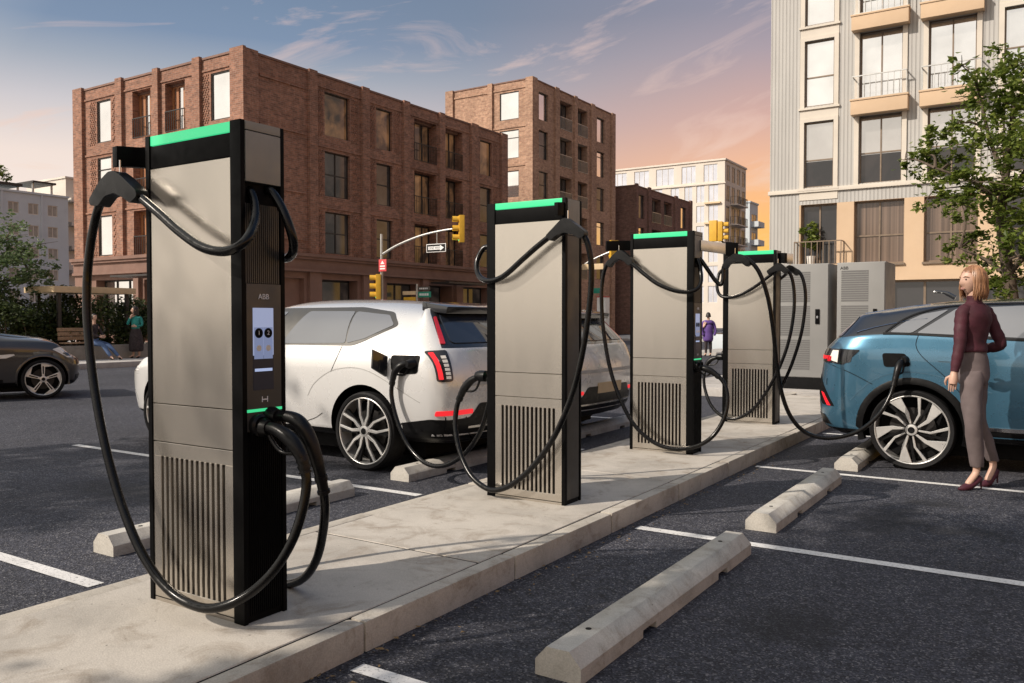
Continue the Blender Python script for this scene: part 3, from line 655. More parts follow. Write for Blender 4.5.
hood(k, 9.98, [(767, 271), (773, 266.5), (778, 263), (781, 263.5), (788, 269), (789, 272.5), (786, 274.5), (782, 271.5), (777, 271), (772, 273), (769, 275)])
k = cable(C4, px([(776, 282, 10.45), (784, 276, 10.38), (790, 271, 10.3), (798, 271, 10.28), (803.5, 281, 10.28), (805.5, 300, 10.28), (802, 330, 10.28), (794, 358, 10.29), (785, 380, 10.31), (776, 397, 10.36), (766, 408, 10.42)]))
hood(k, 10.29, [(783, 272), (787, 266.5), (790, 265), (793, 266), (799, 270.5), (799.5, 274), (796.5, 276), (792, 272.5), (788, 272)])

# ------------------------------------------------------------------ power cabinets
def power_cabinet(x0, x1, y0, y1, zt, label, logo):
    o = thing('power_cabinet', label, 'power cabinet', ((x0 + x1) / 2, (y0 + y1) / 2, 0.14), 'grey power cabinets behind the charging island')
    z0 = 0.14; MB().box(x0 + 0.02, y0 + 0.02, z0, x1 - 0.02, y1 - 0.02, z0 + 0.2).build('plinth', 'blackmatte', o, 0.004)
    MB().box(x0, y0 + 0.03, z0 + 0.203, x1, y1, zt).build('body', 'cabinet', o, 0.012)
    d = MB().box(x0 + 0.012, y0, z0 + 0.22, x1 - 0.012, y0 + 0.028, zt - 0.012).build('door', 'cabinet', o, 0.006)
    W = x1 - x0; hh = (zt - z0 - 0.42) / 3
    for k in range(3):
        za = z0 + 0.35 + k * hh; b = MB(); xa, xb = x0 + W * 0.10, x0 + W * 0.66
        n = 14
        for j in range(n): b.box(xa, y0 - 0.004, za + (hh - 0.06) * j / n, xb, y0 - 0.0005, za + (hh - 0.06) * (j + 0.7) / n)
        b.build('vent', 'cabinetdark', d)
    MB().box(x1 - W * 0.24, y0 - 0.018, 1.30, x1 - W * 0.16, y0 - 0.001, 1.56).build('handle', 'black', d, 0.01)
    MB().box(x1 - W * 0.215, y0 - 0.022, 1.40, x1 - W * 0.185, y0 - 0.018, 1.44).build('lock', 'chrome', d)
    if logo: text('ABB', 0.075, 'black', (x0 + W * 0.16, y0 - 0.002, zt - 0.1), '-y', d, 'lettering', 0.001)
    return o
power_cabinet(-4.25, -3.33, 15.3, 16.1, 2.36, 'grey power cabinet behind the farthest charging post, on the left of the pair', False)
power_cabinet(-3.20, -2.42, 15.3, 16.35, 2.36, 'grey power cabinet with a small logo, nearer the blue car than its twin', True)
# ------------------------------------------------------------------ buildings
class Facade:
    """a flat wall: 'y' looks to -Y at Y=p (u = X); 'x' looks to +X at X=p (u = Y)"""
    def __init__(s, ax, p): s.ax = ax; s.p = p
    def P(s, u, d, z): return (u, s.p - d, z) if s.ax == 'y' else (s.p + d, u, z)
    def box(s, b, u0, u1, d0, d1, z0, z1, mi=0):
        a = s.P(u0, d0, z0); c = s.P(u1, d1, z1); return b.box(*a, *c, mi)
    def wall(s, b, u0, u1, z0, z1, ops, depth=0.3, mi=0):
        us = sorted({u0, u1} | {q for o in ops for q in o[:2]}); zs = sorted({z0, z1} | {q for o in ops for q in o[2:4]})
        def hole(u, z): return any(o[0] < u < o[1] and o[2] < z < o[3] for o in ops)
        for i in range(len(us) - 1):
            j = 0
            while j < len(zs) - 1:
                if hole((us[i] + us[i + 1]) / 2, (zs[j] + zs[j + 1]) / 2): j += 1; continue
                k = j
                while k < len(zs) - 1 and not hole((us[i] + us[i + 1]) / 2, (zs[k] + zs[k + 1]) / 2): k += 1
                b.add([s.P(us[i], 0, zs[j]), s.P(us[i + 1], 0, zs[j]), s.P(us[i + 1], 0, zs[k]), s.P(us[i], 0, zs[k])], [(0, 1, 2, 3)], mi); j = k
        for o in ops:
            dp = o[4] if len(o) > 4 else depth; a, c, e, g = o[:4]
            for q in (((a, e), (c, e)), ((c, e), (c, g)), ((c, g), (a, g)), ((a, g), (a, e))):
                (m, n), (r, t) = q; b.add([s.P(m, 0, n), s.P(r, 0, t), s.P(r, -dp, t), s.P(m, -dp, n)], [(0, 1, 2, 3)], mi)
    def window(s, par, u0, u1, z0, z1, d, frame, pane, mull=(), trans=(), fw=0.05, name='window', lbl=None):
        b = MB()
        s.box(b, u0, u1, -d, -d + 0.06, z0, z0 + fw); s.box(b, u0, u1, -d, -d + 0.06, z1 - fw, z1)
        s.box(b, u0, u0 + fw, -d, -d + 0.06, z0 + fw, z1 - fw); s.box(b, u1 - fw, u1, -d, -d + 0.06, z0 + fw, z1 - fw)
        for t in mull: c = u0 + (u1 - u0) * t; s.box(b, c - fw / 2, c + fw / 2, -d + 0.002, -d + 0.055, z0 + fw, z1 - fw)
        for t in trans: c = z0 + (z1 - z0) * t; s.box(b, u0 + fw, u1 - fw, -d + 0.004, -d + 0.05, c - fw / 2, c + fw / 2)
        f = b.build(name, frame, par, sharp=None)
        g = MB(); s.box(g, u0 + 0.01, u1 - 0.01, -d - 0.02, -d + 0.012, z0 + 0.01, z1 - 0.01); g.build('pane', pane, f, sharp=None)
        if lbl: f['label'] = lbl
        return f
    def rail(s, par, u0, u1, d, z0, z1, n, mat='rail', r=0.02, ends=0.0):
        b = MB(); s.box(b, u0, u1, d, d + 0.04, z1 - 0.04, z1); s.box(b, u0, u1, d + 0.01, d + 0.03, z0, z0 + 0.03)
        for k in range(n + 1): c = u0 + (u1 - u0 - r) * k / n; s.box(b, c, c + r, d + 0.01, d + 0.01 + r, z0 + 0.03, z1 - 0.04)
        if ends:
            for u in (u0, u1 - 0.03): s.box(b, u, u + 0.03, d - ends, d - 0.001, z1 - 0.04, z1); s.box(b, u, u + r, d - ends, d - ends + r, z0, z1 - 0.04)
        return b.build('railing', mat, par, sharp=None)

def corbel(F, par, u0, u1, z0, z1, mat):
    """panel of staggered bricks standing proud of the wall"""
    b = MB(); rows = int((z1 - z0) / 0.10); cols = max(1, int((u1 - u0) / 0.15)); cw = (u1 - u0) / cols; rh = (z1 - z0) / rows
    for r in range(rows):
        for c in range(cols):
            o_ = (r % 3) / 3 * cw; a = u0 + c * cw + o_; e = min(u1, a + cw * 0.5)
            if e - a > 0.03: F.box(b, a, e, 0.0, 0.035, z0 + r * rh, z0 + (r + 0.55) * rh)
    return b.build('brick_pattern', mat, par, sharp=None)

def brick_block(name, label, X, Y, X0, Y1, zt, matname, rows, left, right, base=None, panes_left='skyglass', relief=True, z_base=0):
    o = thing(name, label, 'building', (X, Y, z_base))
    FL, FR = Facade('y', Y), Facade('x', X); lo = base or z_base
    wl, wr = MB(), MB()
    opsL, opsR = [], []
    for (z0, z1) in rows:
        for (u0, u1, kind) in left: opsL.append((u0, u1, z0 if kind != 'b' else z0 - 0.12, z1 + (0.05 if kind == 'b' else 0), 0.42 if kind == 'b' else 0.10))
        for (u0, u1, kind) in right: opsR.append((u0, u1, z0 if kind not in 'bg' else z0 - 0.12, z1 + (0.05 if kind in 'bg' else 0), 0.6 if kind in 'bg' else 0.20))
    b = MB(); FL.wall(b, X0, X, lo, zt, opsL); FR.wall(b, Y, Y1, lo, zt, opsR)
    b.add([(X0, Y, lo), (X0, Y1, lo), (X0, Y1, zt), (X0, Y, zt)], [(0, 1, 2, 3)]); b.add([(X0, Y1, lo), (X, Y1, lo), (X, Y1, zt), (X0, Y1, zt)], [(0, 1, 2, 3)])
    b.build('wall', matname, o, sharp=None, recalc=False)
    r = MB(); r.box(X0 + 0.3, Y + 0.3, zt - 0.7, X - 0.3, Y1 - 0.3, zt - 0.5); r.build('roof', 'brownstone', o)
    c = MB(); FL.box(c, X0 - 0.05, X + 0.05, -0.3, 0.05, zt, zt + 0.09); FR.box(c, Y + 0.302, Y1 + 0.05, -0.3, 0.05, zt, zt + 0.09); c.build('parapet_cap', 'brownstone', o, sharp=None)
    rnd = random.Random(len(label))
    for ri, (z0, z1) in enumerate(rows):
        for (u0, u1, kind) in left:
            if kind == 'w': FL.window(o, u0, u1, z0, z1, 0.10, 'darkframe', panes_left, trans=(0.72,) if ri % 2 else ())
            elif kind == 'b':
                FL.window(o, u0, u1, z0 - 0.12, z1 + 0.05, 0.42, 'wooddoor', 'skyglass', (0.28, 0.62), (), 0.16, 'balcony_door'); FL.rail(o, u0 + 0.01, u1 - 0.01, 0.0, z0 - 0.1, z0 + 0.82, 9)
            if kind == 'w' and relief: corbel(FL, o, u0 - 0.62, u0 - 0.12, z0 - 0.05, z1 + 0.05, matname); corbel(FL, o, u1 + 0.1, u1 + 0.55, z0 - 0.05, z1 + 0.05, matname)
        for ci, (u0, u1, kind) in enumerate(right):
            if kind in 'wk':
                pane = 'skyglass' if kind == 'k' and rnd.random() < 0.85 else ('lit' if ri == 0 and relief else 'dimroom')
                if kind == 'w' and not relief: pane = 'dimroom' if ri else 'skyglass'
                FR.window(o, u0, u1, z0, z1, 0.20, 'darkframe', pane, trans=(0.8,) if (kind == 'k' and ri % 2) else ((0.5,) if ri else ()), mull=(0.5,) if u1 - u0 > 1.5 and ri else ())
                if relief: corbel(FR, o, u0 - 0.6, u0 - 0.1, z0 - 0.05, z1 + 0.05, matname); corbel(FR, o, u1 + 0.1, u1 + 0.6, z0 - 0.05, z1 + 0.05, matname)
            else:
                FR.window(o, u0, u1, z0 - 0.12, z1 + 0.05, 0.6, 'darkframe', 'lit' if (kind == 'b' and relief) else 'dimroom', (0.35, 0.68), (), 0.09, 'balcony_door')
                FR.rail(o, u0 + 0.01, u1 - 0.01, 0.0, z0 - 0.1, z0 + 0.82, 14 if kind == 'b' else 16, 'rail' if relief else 'steel')
    return o, FL, FR

M['midsky'] = m_glass('half_sky_glass', (0.62, 0.60, 0.58), 0.85, 0.05)
# block 1 (the long brick house across the street)
rows1 = [(9.88, 11.9), (7.08, 9.16), (4.42, 6.36)]
B1, FL, FR = brick_block('brick_building', 'long red brick apartment house with brown stone ground floor across the street', -28.58, 23.59, -41.03, 43.55, 12.55, 'brick', rows1,
    [(-39.25, -38.1, 'w'), (-36.35, -34.95, 'b'), (-33.87, -32.45, 'b'), (-30.68, -29.38, 'w')],
    [(28.22, 29.87, 'w'), (31.75, 32.95, 'w'), (34.7, 36.62, 'b'), (37.25, 39.0, 'b'), (40.75, 41.96, 'w')], base=4.3, z_base=0.15)
def piers(o, F, us, z0, z1, d, mat):
    for (a, c) in us: b = MB(); F.box(b, a, c, 0.002, d, z0, z1); b.build('pilaster', mat, o, sharp=None)
piers(B1, FL, [(-41.08, -40.3), (-37.5, -37.0), (-34.6, -34.2), (-31.75, -31.25), (-29.25, -28.40)], 4.3, 12.7, 0.16, 'brick')
piers(B1, FR, [(23.59, 24.25), (27.15, 27.65), (30.62, 31.12), (33.72, 34.2), (36.74, 37.2), (39.72, 40.4), (42.85, 43.5)], 4.3, 12.66, 0.16, 'brick')
for z in (4.9, 7.0, 9.65, 11.7):
    b = MB(); FR.box(b, 24.4, 27.0, 0.002, 0.06, z, z + 0.1); b.build('brick_course', 'brick', B1, sharp=None)
for z in (6.5, 9.3, 12.02):
    b = MB(); FR.box(b, 27.66, 42.84, 0.002, 0.05, z, z + 0.09); FL.box(b, -40.29, -29.26, 0.002, 0.05, z, z + 0.09); b.build('brick_course', 'brick', B1, sharp=None)
# its ground floor
opsL = [(-39.5, -36.4, 0.75, 3.25, 0.5), (-35.6, -33.0, 0.35, 3.2, 0.8), (-32.0, -29.8, 0.75, 3.2, 0.5)]
opsR = [(24.6, 26.9, 0.75, 3.2, 0.3), (28.0, 30.35, 0.75, 3.2, 0.6), (32.5, 35.0, 0.75, 3.2, 0.6), (35.9, 38.0, 0.35, 3.2, 0.9), (39.05, 41.6, 0.75, 3.2, 0.6)]
b = MB(); FL.wall(b, -41.03, -28.58, 0.15, 4.3, opsL); FR.wall(b, 23.59, 43.55, 0.15, 4.3, opsR); b.build('ground_floor', 'brownstone', B1, sharp=None, recalc=False)
for i, (u0, u1, z0, z1, d) in enumerate(opsL): FL.window(B1, u0, u1, z0, z1, d, 'darkframe', 'skyglass' if i == 0 else 'dimroom', (0.33, 0.66), (0.55,), 0.07, 'shop_window')
for i, (u0, u1, z0, z1, d) in enumerate(opsR):
    if i: FR.window(B1, u0, u1, z0, z1, d, 'darkframe', 'dimroom', (0.5,) if i != 1 else (), (), 0.08, 'shop_window')
    else: b = MB(); FR.box(b, u0, u1, -0.32, -0.29, z0, z1); b.build('stone_panel', 'brownstone', B1, sharp=None)
piers(B1, FR, [(23.59, 24.3), (27.1, 27.8), (30.6, 31.3), (31.6, 32.2), (35.2, 35.7), (38.2, 38.8), (42.0, 43.5)], 0.15, 3.5, 0.18, 'brownstone')
piers(B1, FL, [(-41.05, -40.2), (-36.2, -35.8), (-32.8, -32.3), (-29.3, -28.40)], 0.15, 3.5, 0.18, 'brownstone')
b = MB()
for (z0, z1, d) in ((3.5, 3.62, 0.3), (3.62, 4.05, 0.22), (4.05, 4.17, 0.34), (4.17, 4.32, 0.42)): FL.box(b, -41.1, -28.58 + d, -0.05, d, z0, z1 - 0.002); FR.box(b, 23.59, 43.55, -0.05, d, z0 + 0.001, z1 - 0.003)
b.build('cornice', 'brownstone', B1, sharp=None)
b = MB(); FL.box(b, -35.9, -32.6, 0.36, 1.5, 3.25, 3.33); b.build('canopy', 'darkframe', B1)
b = MB(); FR.box(b, 35.6, 39.0, 0.36, 1.6, 3.25, 3.35); b.build('canopy', 'darkframe', B1)

rows2 = [(15.82, 17.8), (13.0, 15.05), (10.2, 12.1), (7.4, 9.3), (4.6, 6.5)]
B2, FL2, FR2 = brick_block('brick_tower_building', 'taller tan brick apartment building behind the long red brick house', -31.65, 51.58, -39.25, 64.84, 18.5, 'brick2', rows2,
    [(-34.42, -32.77, 'w')], [(52.54, 53.84, 'w'), (55.62, 57.5, 'g'), (58.3, 60.06, 'g'), (61.7, 63.05, 'k')], base=0, relief=False)
piers(B2, FL2, [(-39.3, -38.6), (-35.4, -35.0), (-32.1, -31.50)], 0, 18.62, 0.16, 'brick2')
piers(B2, FR2, [(51.58, 52.1), (54.73, 55.3), (57.7, 58.15), (60.5, 61.1), (64.2, 64.85)], 0, 18.62, 0.16, 'brick2')
for z in (17.95, 15.2, 12.4, 9.6, 6.8):
    b = MB(); FL2.box(b, -38.59, -35.41, 0.002, 0.06, z, z + 0.13); FL2.box(b, -34.99, -32.11, 0.002, 0.06, z, z + 0.13); b.build('brick_course', 'brick2', B2, sharp=None)
rows3 = [(10.08, 12.1), (7.4, 9.3), (4.6, 6.5), (1.2, 3.4)]
B3, FL3, FR3 = brick_block('dark_brick_building', 'low dark brick apartment house beyond the taller tan brick one', -30.44, 66.47, -40.0, 79.65, 12.75, 'brick3', rows3,
    [(-34.5, -33.0, 'w')], [(67.2, 68.45, 'k'), (70.1, 72.1, 'b'), (72.8, 74.7, 'b'), (76.97, 78.3, 'w')], base=0, relief=False)
piers(B3, FR3, [(66.47, 66.9), (69.1, 69.6), (75.2, 75.9), (79.1, 79.66)], 0, 12.95, 0.16, 'brick3')

# white block far down the street
def slab_building(name, label, ax, X, Y, X0, Y1, zt, mat, opsL, opsR, paneL, paneR, frame='farwhite', depth=0.12):
    o = thing(name, label, 'building', (X, Y, 0)); A, B_ = Facade('y', Y), Facade('x', X); b = MB()
    A.wall(b, X0, X, 0, zt, opsL, depth); B_.wall(b, Y, Y1, 0, zt, opsR, depth)
    b.add([(X0, Y, 0), (X0, Y1, 0), (X0, Y1, zt), (X0, Y, zt)], [(0, 1, 2, 3)]); b.add([(X0, Y1, 0), (X, Y1, 0), (X, Y1, zt), (X0, Y1, zt)], [(0, 1, 2, 3)])
    b.build('wall', mat, o, sharp=None, recalc=False)
    MB().box(X0 - 0.1, Y - 0.15, zt, X + 0.15, Y1 + 0.1, zt + 0.25).build('roof', mat, o)
    for q in opsL: A.window(o, *q[:4], depth, frame, paneL, (0.33, 0.66) if q[1] - q[0] > 1.9 else (0.5,), (), 0.06)
    for q in opsR: B_.window(o, *q[:4], depth, frame, paneR, (0.5,), (), 0.09)
    return o, A, B_
ops = [(-42.43, -40.41, 20.75, 23.2), (-45.75, -43.6, 20.75, 23.2), (-49.7, -46.9, 20.75, 23.2), (-53.2, -50.8, 20.75, 23.2), (-56.8, -54.4, 20.75, 23.2)]
for r_ in range(6):
    z = 17.9 - 2.86 * r_; ops += [(a, a + w_, z, z + 2.38) for a, w_ in ((-41.7, 1.43), (-43.5, 1.22), (-45.3, 1.22), (-47.4, 1.3), (-50.0, 1.3), (-52.6, 1.3))]
opr = [(116.6 + k * 2.3, 118.2 + k * 2.3, z, z + 2.3) for k in range(4) for z in (20.8, 17.9, 15.05, 12.2, 9.3, 6.4)]

M['farpane'] = m_glass('pale_blind_glass', (0.72, 0.73, 0.80), 0.6, 0.15)
B4, FA, FB = slab_building('white_building', 'cream white apartment building far down the street with a dark balcony side', 'y', -39.34, 115.87, -60, 125.4, 23.6, 'farwhite', ops, opr, 'farpane', 'darkglass')
b = MB(); FA.box(b, -60, -39.2, 0.002, 0.14, 20.35, 20.55); b.build('ledge', 'farwhite', B4)
for z in (17.7, 14.85, 12.0, 9.1):
    FB.rail(B4, 118.4, 123.0, 1.0, z, z + 1.1, 12, 'rail', 0.05, 1.0); b = MB(); FB.box(b, 118.3, 123.1, 0.002, 1.1, z - 0.15, z); b.build('balcony_slab', 'farwhite', B4)
for z in (17.6, 14.75, 11.9): b = MB(); FA.box(b, -42.2, -39.9, 0.002, 0.35, z, z + 0.22); b.build('balcony_slab', 'cream', B4)
opb = [(138.0, 140.9, z, z + 2.0) for z in (16.6, 13.6, 10.6, 7.6)]
B5, _, FB5 = slab_building('grey_end_building', 'pale grey building with open warm lit balconies at the far end of the street', 'y', -42.3, 137.0, -60, 141.4, 20.3, 'fargrey', [], opb, 'farpane', 'lit')
for z in (16.4, 13.4, 10.4): b = MB(); FB5.box(b, 137.8, 141.2, 0.002, 1.2, z, z + 0.9); b.build('balcony', 'fargrey', B5)

# grey block on the far left
ops7 = [(59.1 - k * 2.45, 60.4 - k * 2.45, 14.6 - r_ * 2.78, 16.0 - r_ * 2.78) for k in range(8) for r_ in range(6)]
ops7 = [q for q in ops7 if q[2] > 0.3]

M['blindpane'] = plain('window_blind', (0.33, 0.31, 0.28), 0.4, 0, 0.15, 1.5)
B7, _, F7 = slab_building('grey_building', 'pale blue grey painted building with a roof terrace at the far left', 'y', -109.74, 30.0, -122, 61.8, 17.2, 'fargrey', [], ops7, 'farpane', 'blindpane')
b = MB(); b.box(-114, 44, 18.1, -110.5, 56.4, 18.45); b.build('terrace_roof', 'darkframe', B7)
b = MB(); b.box(-116, 57.7, 18.85, -110.5, 60.7, 19.1); b.build('terrace_roof', 'darkframe', B7)
for y in (45, 50.5, 56, 57.9, 60.3): MB().box(-111.2, y, 17.45, -111.0, y + 0.2, 18.85 if y > 57 else 18.1).build('terrace_post', 'steel', B7)
for y0_ in (43.5, 48.4, 53.3, 58.2): b = MB(); F7.box(b, y0_ + 0.05, y0_ + 0.3, 0.002, 0.12, 0, 17.2); b.build('pilaster', 'fargrey', B7)
o8 = [(64.0 + k * 3, 66.0 + k * 3, 1.5 + r_ * 3.2, 3.9 + r_ * 3.2) for k in range(3) for r_ in range(5)]
B8, _, F8 = slab_building('white_stair_building', 'slim white building with open galleries beside the pale blue grey one', 'y', -112.0, 62.8, -122, 76, 20.2, 'farwhite', [], o8, 'farpane', 'farpane')
for z in (4.2, 7.4, 10.6, 13.8, 17.0): b = MB(); F8.box(b, 62.8, 75, 0.002, 1.3, z, z + 0.5); b.build('gallery', 'farwhite', B8)

# light ribbed block on the right
Y6 = 34.72; F6 = Facade('y', Y6)
B6 = thing('ribbed_building', 'light ribbed apartment building with peach balconies on the right behind the tree', 'building', (-2, Y6, 0.12))
zt = 22.6; P6 = 3.2; ops6 = []; wins = []
cols = [(-8.55, -7.43, 'w'), (-6.5, -4.98, 'b'), (-4.1, -2.54, 'b'), (-1.68, -0.58, 'w'), (0.2, 1.7, 'b'), (2.6, 4.1, 'b'), (5.0, 6.1, 'w'), (7.0, 8.5, 'b'), (9.4, 10.9, 'b')]
for (a, c_, kd) in cols:
    for r_ in range(5):
        zb = 6.6 + r_ * P6; q = (a, c_, zb, zb + (2.58 if kd == 'w' else 2.6)); ops6.append((*q, 0.28)); wins.append((*q, kd, r_))
gr = [(-8.66, -7.28), (-6.65, -4.86), (-4.19, -2.42), (-1.68, -0.1), (0.5, 2.3), (2.9, 4.7), (5.3, 7.1), (7.7, 9.5)]
b = MB(); F6.wall(b, -9.9, 13, 6.56, zt, ops6); b.add([(-9.9, Y6, 0.12), (-9.9, Y6 + 14, 0.12), (-9.9, Y6 + 14, zt), (-9.9, Y6, zt)], [(0, 1, 2, 3)]); b.add([(13, Y6, 0.12), (13, Y6 + 14, 0.12), (13, Y6 + 14, zt), (13, Y6, zt)], [(0, 1, 2, 3)])
F6.wall(b, -9.9, -8.72, 0.12, 6.4, []); F6.wall(b, -8.72, 13, 5.93, 6.4, []); b.build('wall', 'cladding', B6, sharp=None, recalc=False)
MB().box(-9.95, Y6 + 0.3, zt - 0.4, 13, Y6 + 14, zt - 0.2).build('roof', 'stonewhite', B6)
b = MB(); F6.box(b, -9.95, 13, -0.1, 0.09, 6.402, 6.558); b.build('belt_course', 'stonewhite', B6, 0.01)
b = MB(); F6.wall(b, -8.718, 13, 0.12, 5.928, [(a, c_, 3.5, 5.925, 0.3) for a, c_ in gr] + [(-5.35, -0.6, 0.5, 2.85, 0.35), (0.4, 4.4, 0.5, 2.85, 0.35), (-8.3, -6.4, 0.5, 2.85, 0.35)]); b.build('lower_wall', 'peach', B6, sharp=None, recalc=False)
for i, (a, c_) in enumerate(gr):
    F6.window(B6, a, c_, 3.5, 5.925, 0.3, 'bronze', 'dimroom' if i in (0, 3) else 'curtain', (0.5,), (0.45,) if i else (), 0.06, lbl='tall window with drawn brown curtains' if i in (1, 2) else None)
    b = MB(); F6.box(b, a - 0.04, c_ + 0.04, 0.002, 0.08, 3.42, 3.495); b.build('sill', 'bronze', B6)
for (a, c_) in ((-5.35, -0.6), (0.4, 4.4), (-8.3, -6.4)): F6.window(B6, a, c_, 0.5, 2.85, 0.35, 'bronze', 'darkglass', (0.25, 0.5, 0.75), (), 0.08, 'shop_window')
F6.rail(B6, -8.8, -7.0, 0.45, 3.5, 4.43, 8, 'bronze', 0.03, 0.44); b = MB(); F6.box(b, -8.8, -7.0, 0.002, 0.5, 3.36, 3.498); b.build('balcony', 'peach', B6)
for (a, c_, z0, z1, kd, r_) in wins:
    fr = MB()
    for q in ((a - 0.17, a - 0.003, z0 - 0.05, z1 + 0.15), (c_ + 0.003, c_ + 0.17, z0 - 0.05, z1 + 0.15), (a - 0.003, c_ + 0.003, z1 + 0.003, z1 + 0.15)): F6.box(fr, q[0], q[1], 0.002, 0.06, q[2], q[3])
    if kd == 'w': F6.box(fr, a - 0.22, c_ + 0.22, 0.002, 0.10, z0 - 0.13, z0 - 0.052); F6.box(fr, a - 0.17, c_ + 0.17, 0.002, 0.03, z0 - 0.5, z0 - 0.135)
    fr.build('window_surround', 'stonewhite', B6, sharp=None)
    pane = 'skyglass' if r_ else 'midsky'
    if kd == 'w': wn = F6.window(B6, a, c_, z0, z1, 0.16, 'bronze', pane, (), (0.45,) if r_ else (0.42,), 0.05)
    else:
        wn = F6.window(B6, a, c_, z0, z1, 0.26, 'bronze', pane, (0.5,), () if r_ else (0.45,), 0.05)
        if r_:
            b = MB(); F6.box(b, a - 0.24, c_ + 0.24, 0.002, 0.42, z0 - 0.62, z0 - 0.1); F6.box(b, a - 0.27, c_ + 0.27, 0.002, 0.45, z0 - 0.098, z0 - 0.03); b.build('balcony', 'peach', B6, 0.01)
            F6.rail(B6, a - 0.2, c_ + 0.2, 0.36, z0 - 0.028, z0 + 0.85, 9, 'steel', 0.022, 0.35)
    if not r_:
        dd = 0.16 if kd == 'w' else 0.26; b = MB(); F6.box(b, a + 0.052, c_ - 0.052, -dd + 0.013, -dd + 0.018, z0 + 0.052, z0 + (z1 - z0) * (0.40 if kd == 'w' else 0.43)); b.build('lower_pane', 'dimroom', wn, sharp=None)
# ------------------------------------------------------------------ cars (built at the origin: x forward from the tail, y to the left)
def car_body(levels, subs=3, cr=None, wheels=(), wr=0.41, wy=0.60, mats=None, matfn=None, cutmat='blackmatte'):
    """levels: list of level lines, each a list over rings of (x, y, z)"""
    nl, nr = len(levels), len(levels[0]); idx = {}; vs = []; fs = []; fm = []
    def vid(j, i, s):
        x, y, z = levels[j][i]; key = (j, i, 0 if abs(y) < 1e-6 else s)
        if key not in idx: idx[key] = len(vs); vs.append((x, s * y, z))
        return idx[key]
    for s in (1, -1):
        for j in range(nl - 1):
            for i in range(nr - 1):
                q = [vid(j, i, s), vid(j, i + 1, s), vid(j + 1, i + 1, s), vid(j + 1, i, s)]; u = []
                for k in q:
                    if k not in u: u.append(k)
                if len(u) < 3: continue
                fs.append(u if s < 0 else u[::-1]); fm.append(matfn(j, i) if matfn else 0)
    me = bpy.data.meshes.new('body'); me.from_pydata(vs, [], fs); me.polygons.foreach_set('material_index', fm)
    for m in mats: me.materials.append(M[m])
    bm = bmesh.new(); bm.from_mesh(me); bmesh.ops.recalc_face_normals(bm, faces=bm.faces); cl = bm.edges.layers.float.new('crease_edge'); bm.verts.ensure_lookup_table()
    if cr:
        for s in (1, -1):
            for (j, i0, i1, v) in cr:
                for i in range(i0, i1):
                    a, b_ = vid(j, i, s), vid(j, i + 1, s)
                    if a != b_:
                        e = bm.edges.get((bm.verts[a], bm.verts[b_]))
                        if e: e[cl] = v
    bm.to_mesh(me); bm.free()
    o = bpy.data.objects.new('body', me); COL.objects.link(o)
    md = o.modifiers.new('s', 'SUBSURF'); md.levels = subs; md.render_levels = subs
    cut = []
    for (cx, cz) in wheels:
        for s in (1, -1):
            b = MB(); b.lathe([(wr, 0), (wr, s * 1.0)], (cx, s * wy, cz), 'y', 48); cm = b.mesh(); cm.materials.append(M[cutmat])
            co = bpy.data.objects.new('cut', cm); COL.objects.link(co); cut.append(co)
            md = o.modifiers.new('b', 'BOOLEAN'); md.object = co; md.operation = 'DIFFERENCE'; md.solver = 'EXACT'; md.material_mode = 'TRANSFER'
    dg = bpy.context.evaluated_depsgraph_get(); me2 = bpy.data.meshes.new_from_object(o.evaluated_get(dg))
    bpy.data.objects.remove(o)
    for c_ in cut: bpy.data.objects.remove(c_)
    return me2
def bvh_of(me): return BVHTree.FromPolygons([v.co.copy() for v in me.vertices], [tuple(p.vertices) for p in me.polygons])
def patch(bvh, poly, axis, sgn, off_=0.004, th=0.012, cell=0.05, maxd=None):
    """piece of skin: polygon seen along axis ('y': x,z  'x': y,z  'z': x,y), laid on the surface"""
    bm = bmesh.new(); mk = {'y': lambda a, b: Vector((a, 0, b)), 'x': lambda a, b: Vector((0, a, b)), 'z': lambda a, b: Vector((a, b, 0))}[axis]
    bm.faces.new([bm.verts.new(mk(*p)) for p in poly])
    A = [p[0] for p in poly]; B_ = [p[1] for p in poly]
    for ax, lo, hi in ((mk(1, 0), min(A), max(A)), (mk(0, 1), min(B_), max(B_))):
        k = max(1, int((hi - lo) / cell))
        for i in range(1, k):
            bmesh.ops.bisect_plane(bm, geom=bm.verts[:] + bm.edges[:] + bm.faces[:], plane_co=ax * (lo + (hi - lo) * i / k), plane_no=ax)
    D = {'y': Vector((0, sgn, 0)), 'x': Vector((sgn, 0, 0)), 'z': Vector((0, 0, sgn))}[axis]; nrm = {}
    for v in bm.verts:
        h, n, _, _ = bvh.ray_cast(v.co + D * 12, -D)
        if h is None: h, n, _, _ = bvh.find_nearest(v.co + D * 1.0)
        if n.dot(D) < 0: n = -n
        v.co = h + n * off_; nrm[v] = n
    bed = [e for e in bm.edges if len(e.link_faces) == 1]; new = {}
    for e in bed:
        for v in e.verts:
            if v not in new: new[v] = bm.verts.new(v.co - nrm[v] * th)
    for e in bed:
        a, b_ = e.verts
        try: bm.faces.new((a, b_, new[b_], new[a]))
        except ValueError: pass
    bmesh.ops.recalc_face_normals(bm, faces=bm.faces)
    me = bpy.data.meshes.new('patch'); bm.to_mesh(me); bm.free()
    fl = max(me.polygons, key=lambda p: p.area) if len(me.polygons) else None
    if fl is not None and fl.normal.dot(D) < 0: me.flip_normals()
    return me
def skin(bvh, poly, axis, sgn, name, mat, par, **k): return finish(patch(bvh, poly, axis, sgn, **k), name, mat, par, 50)
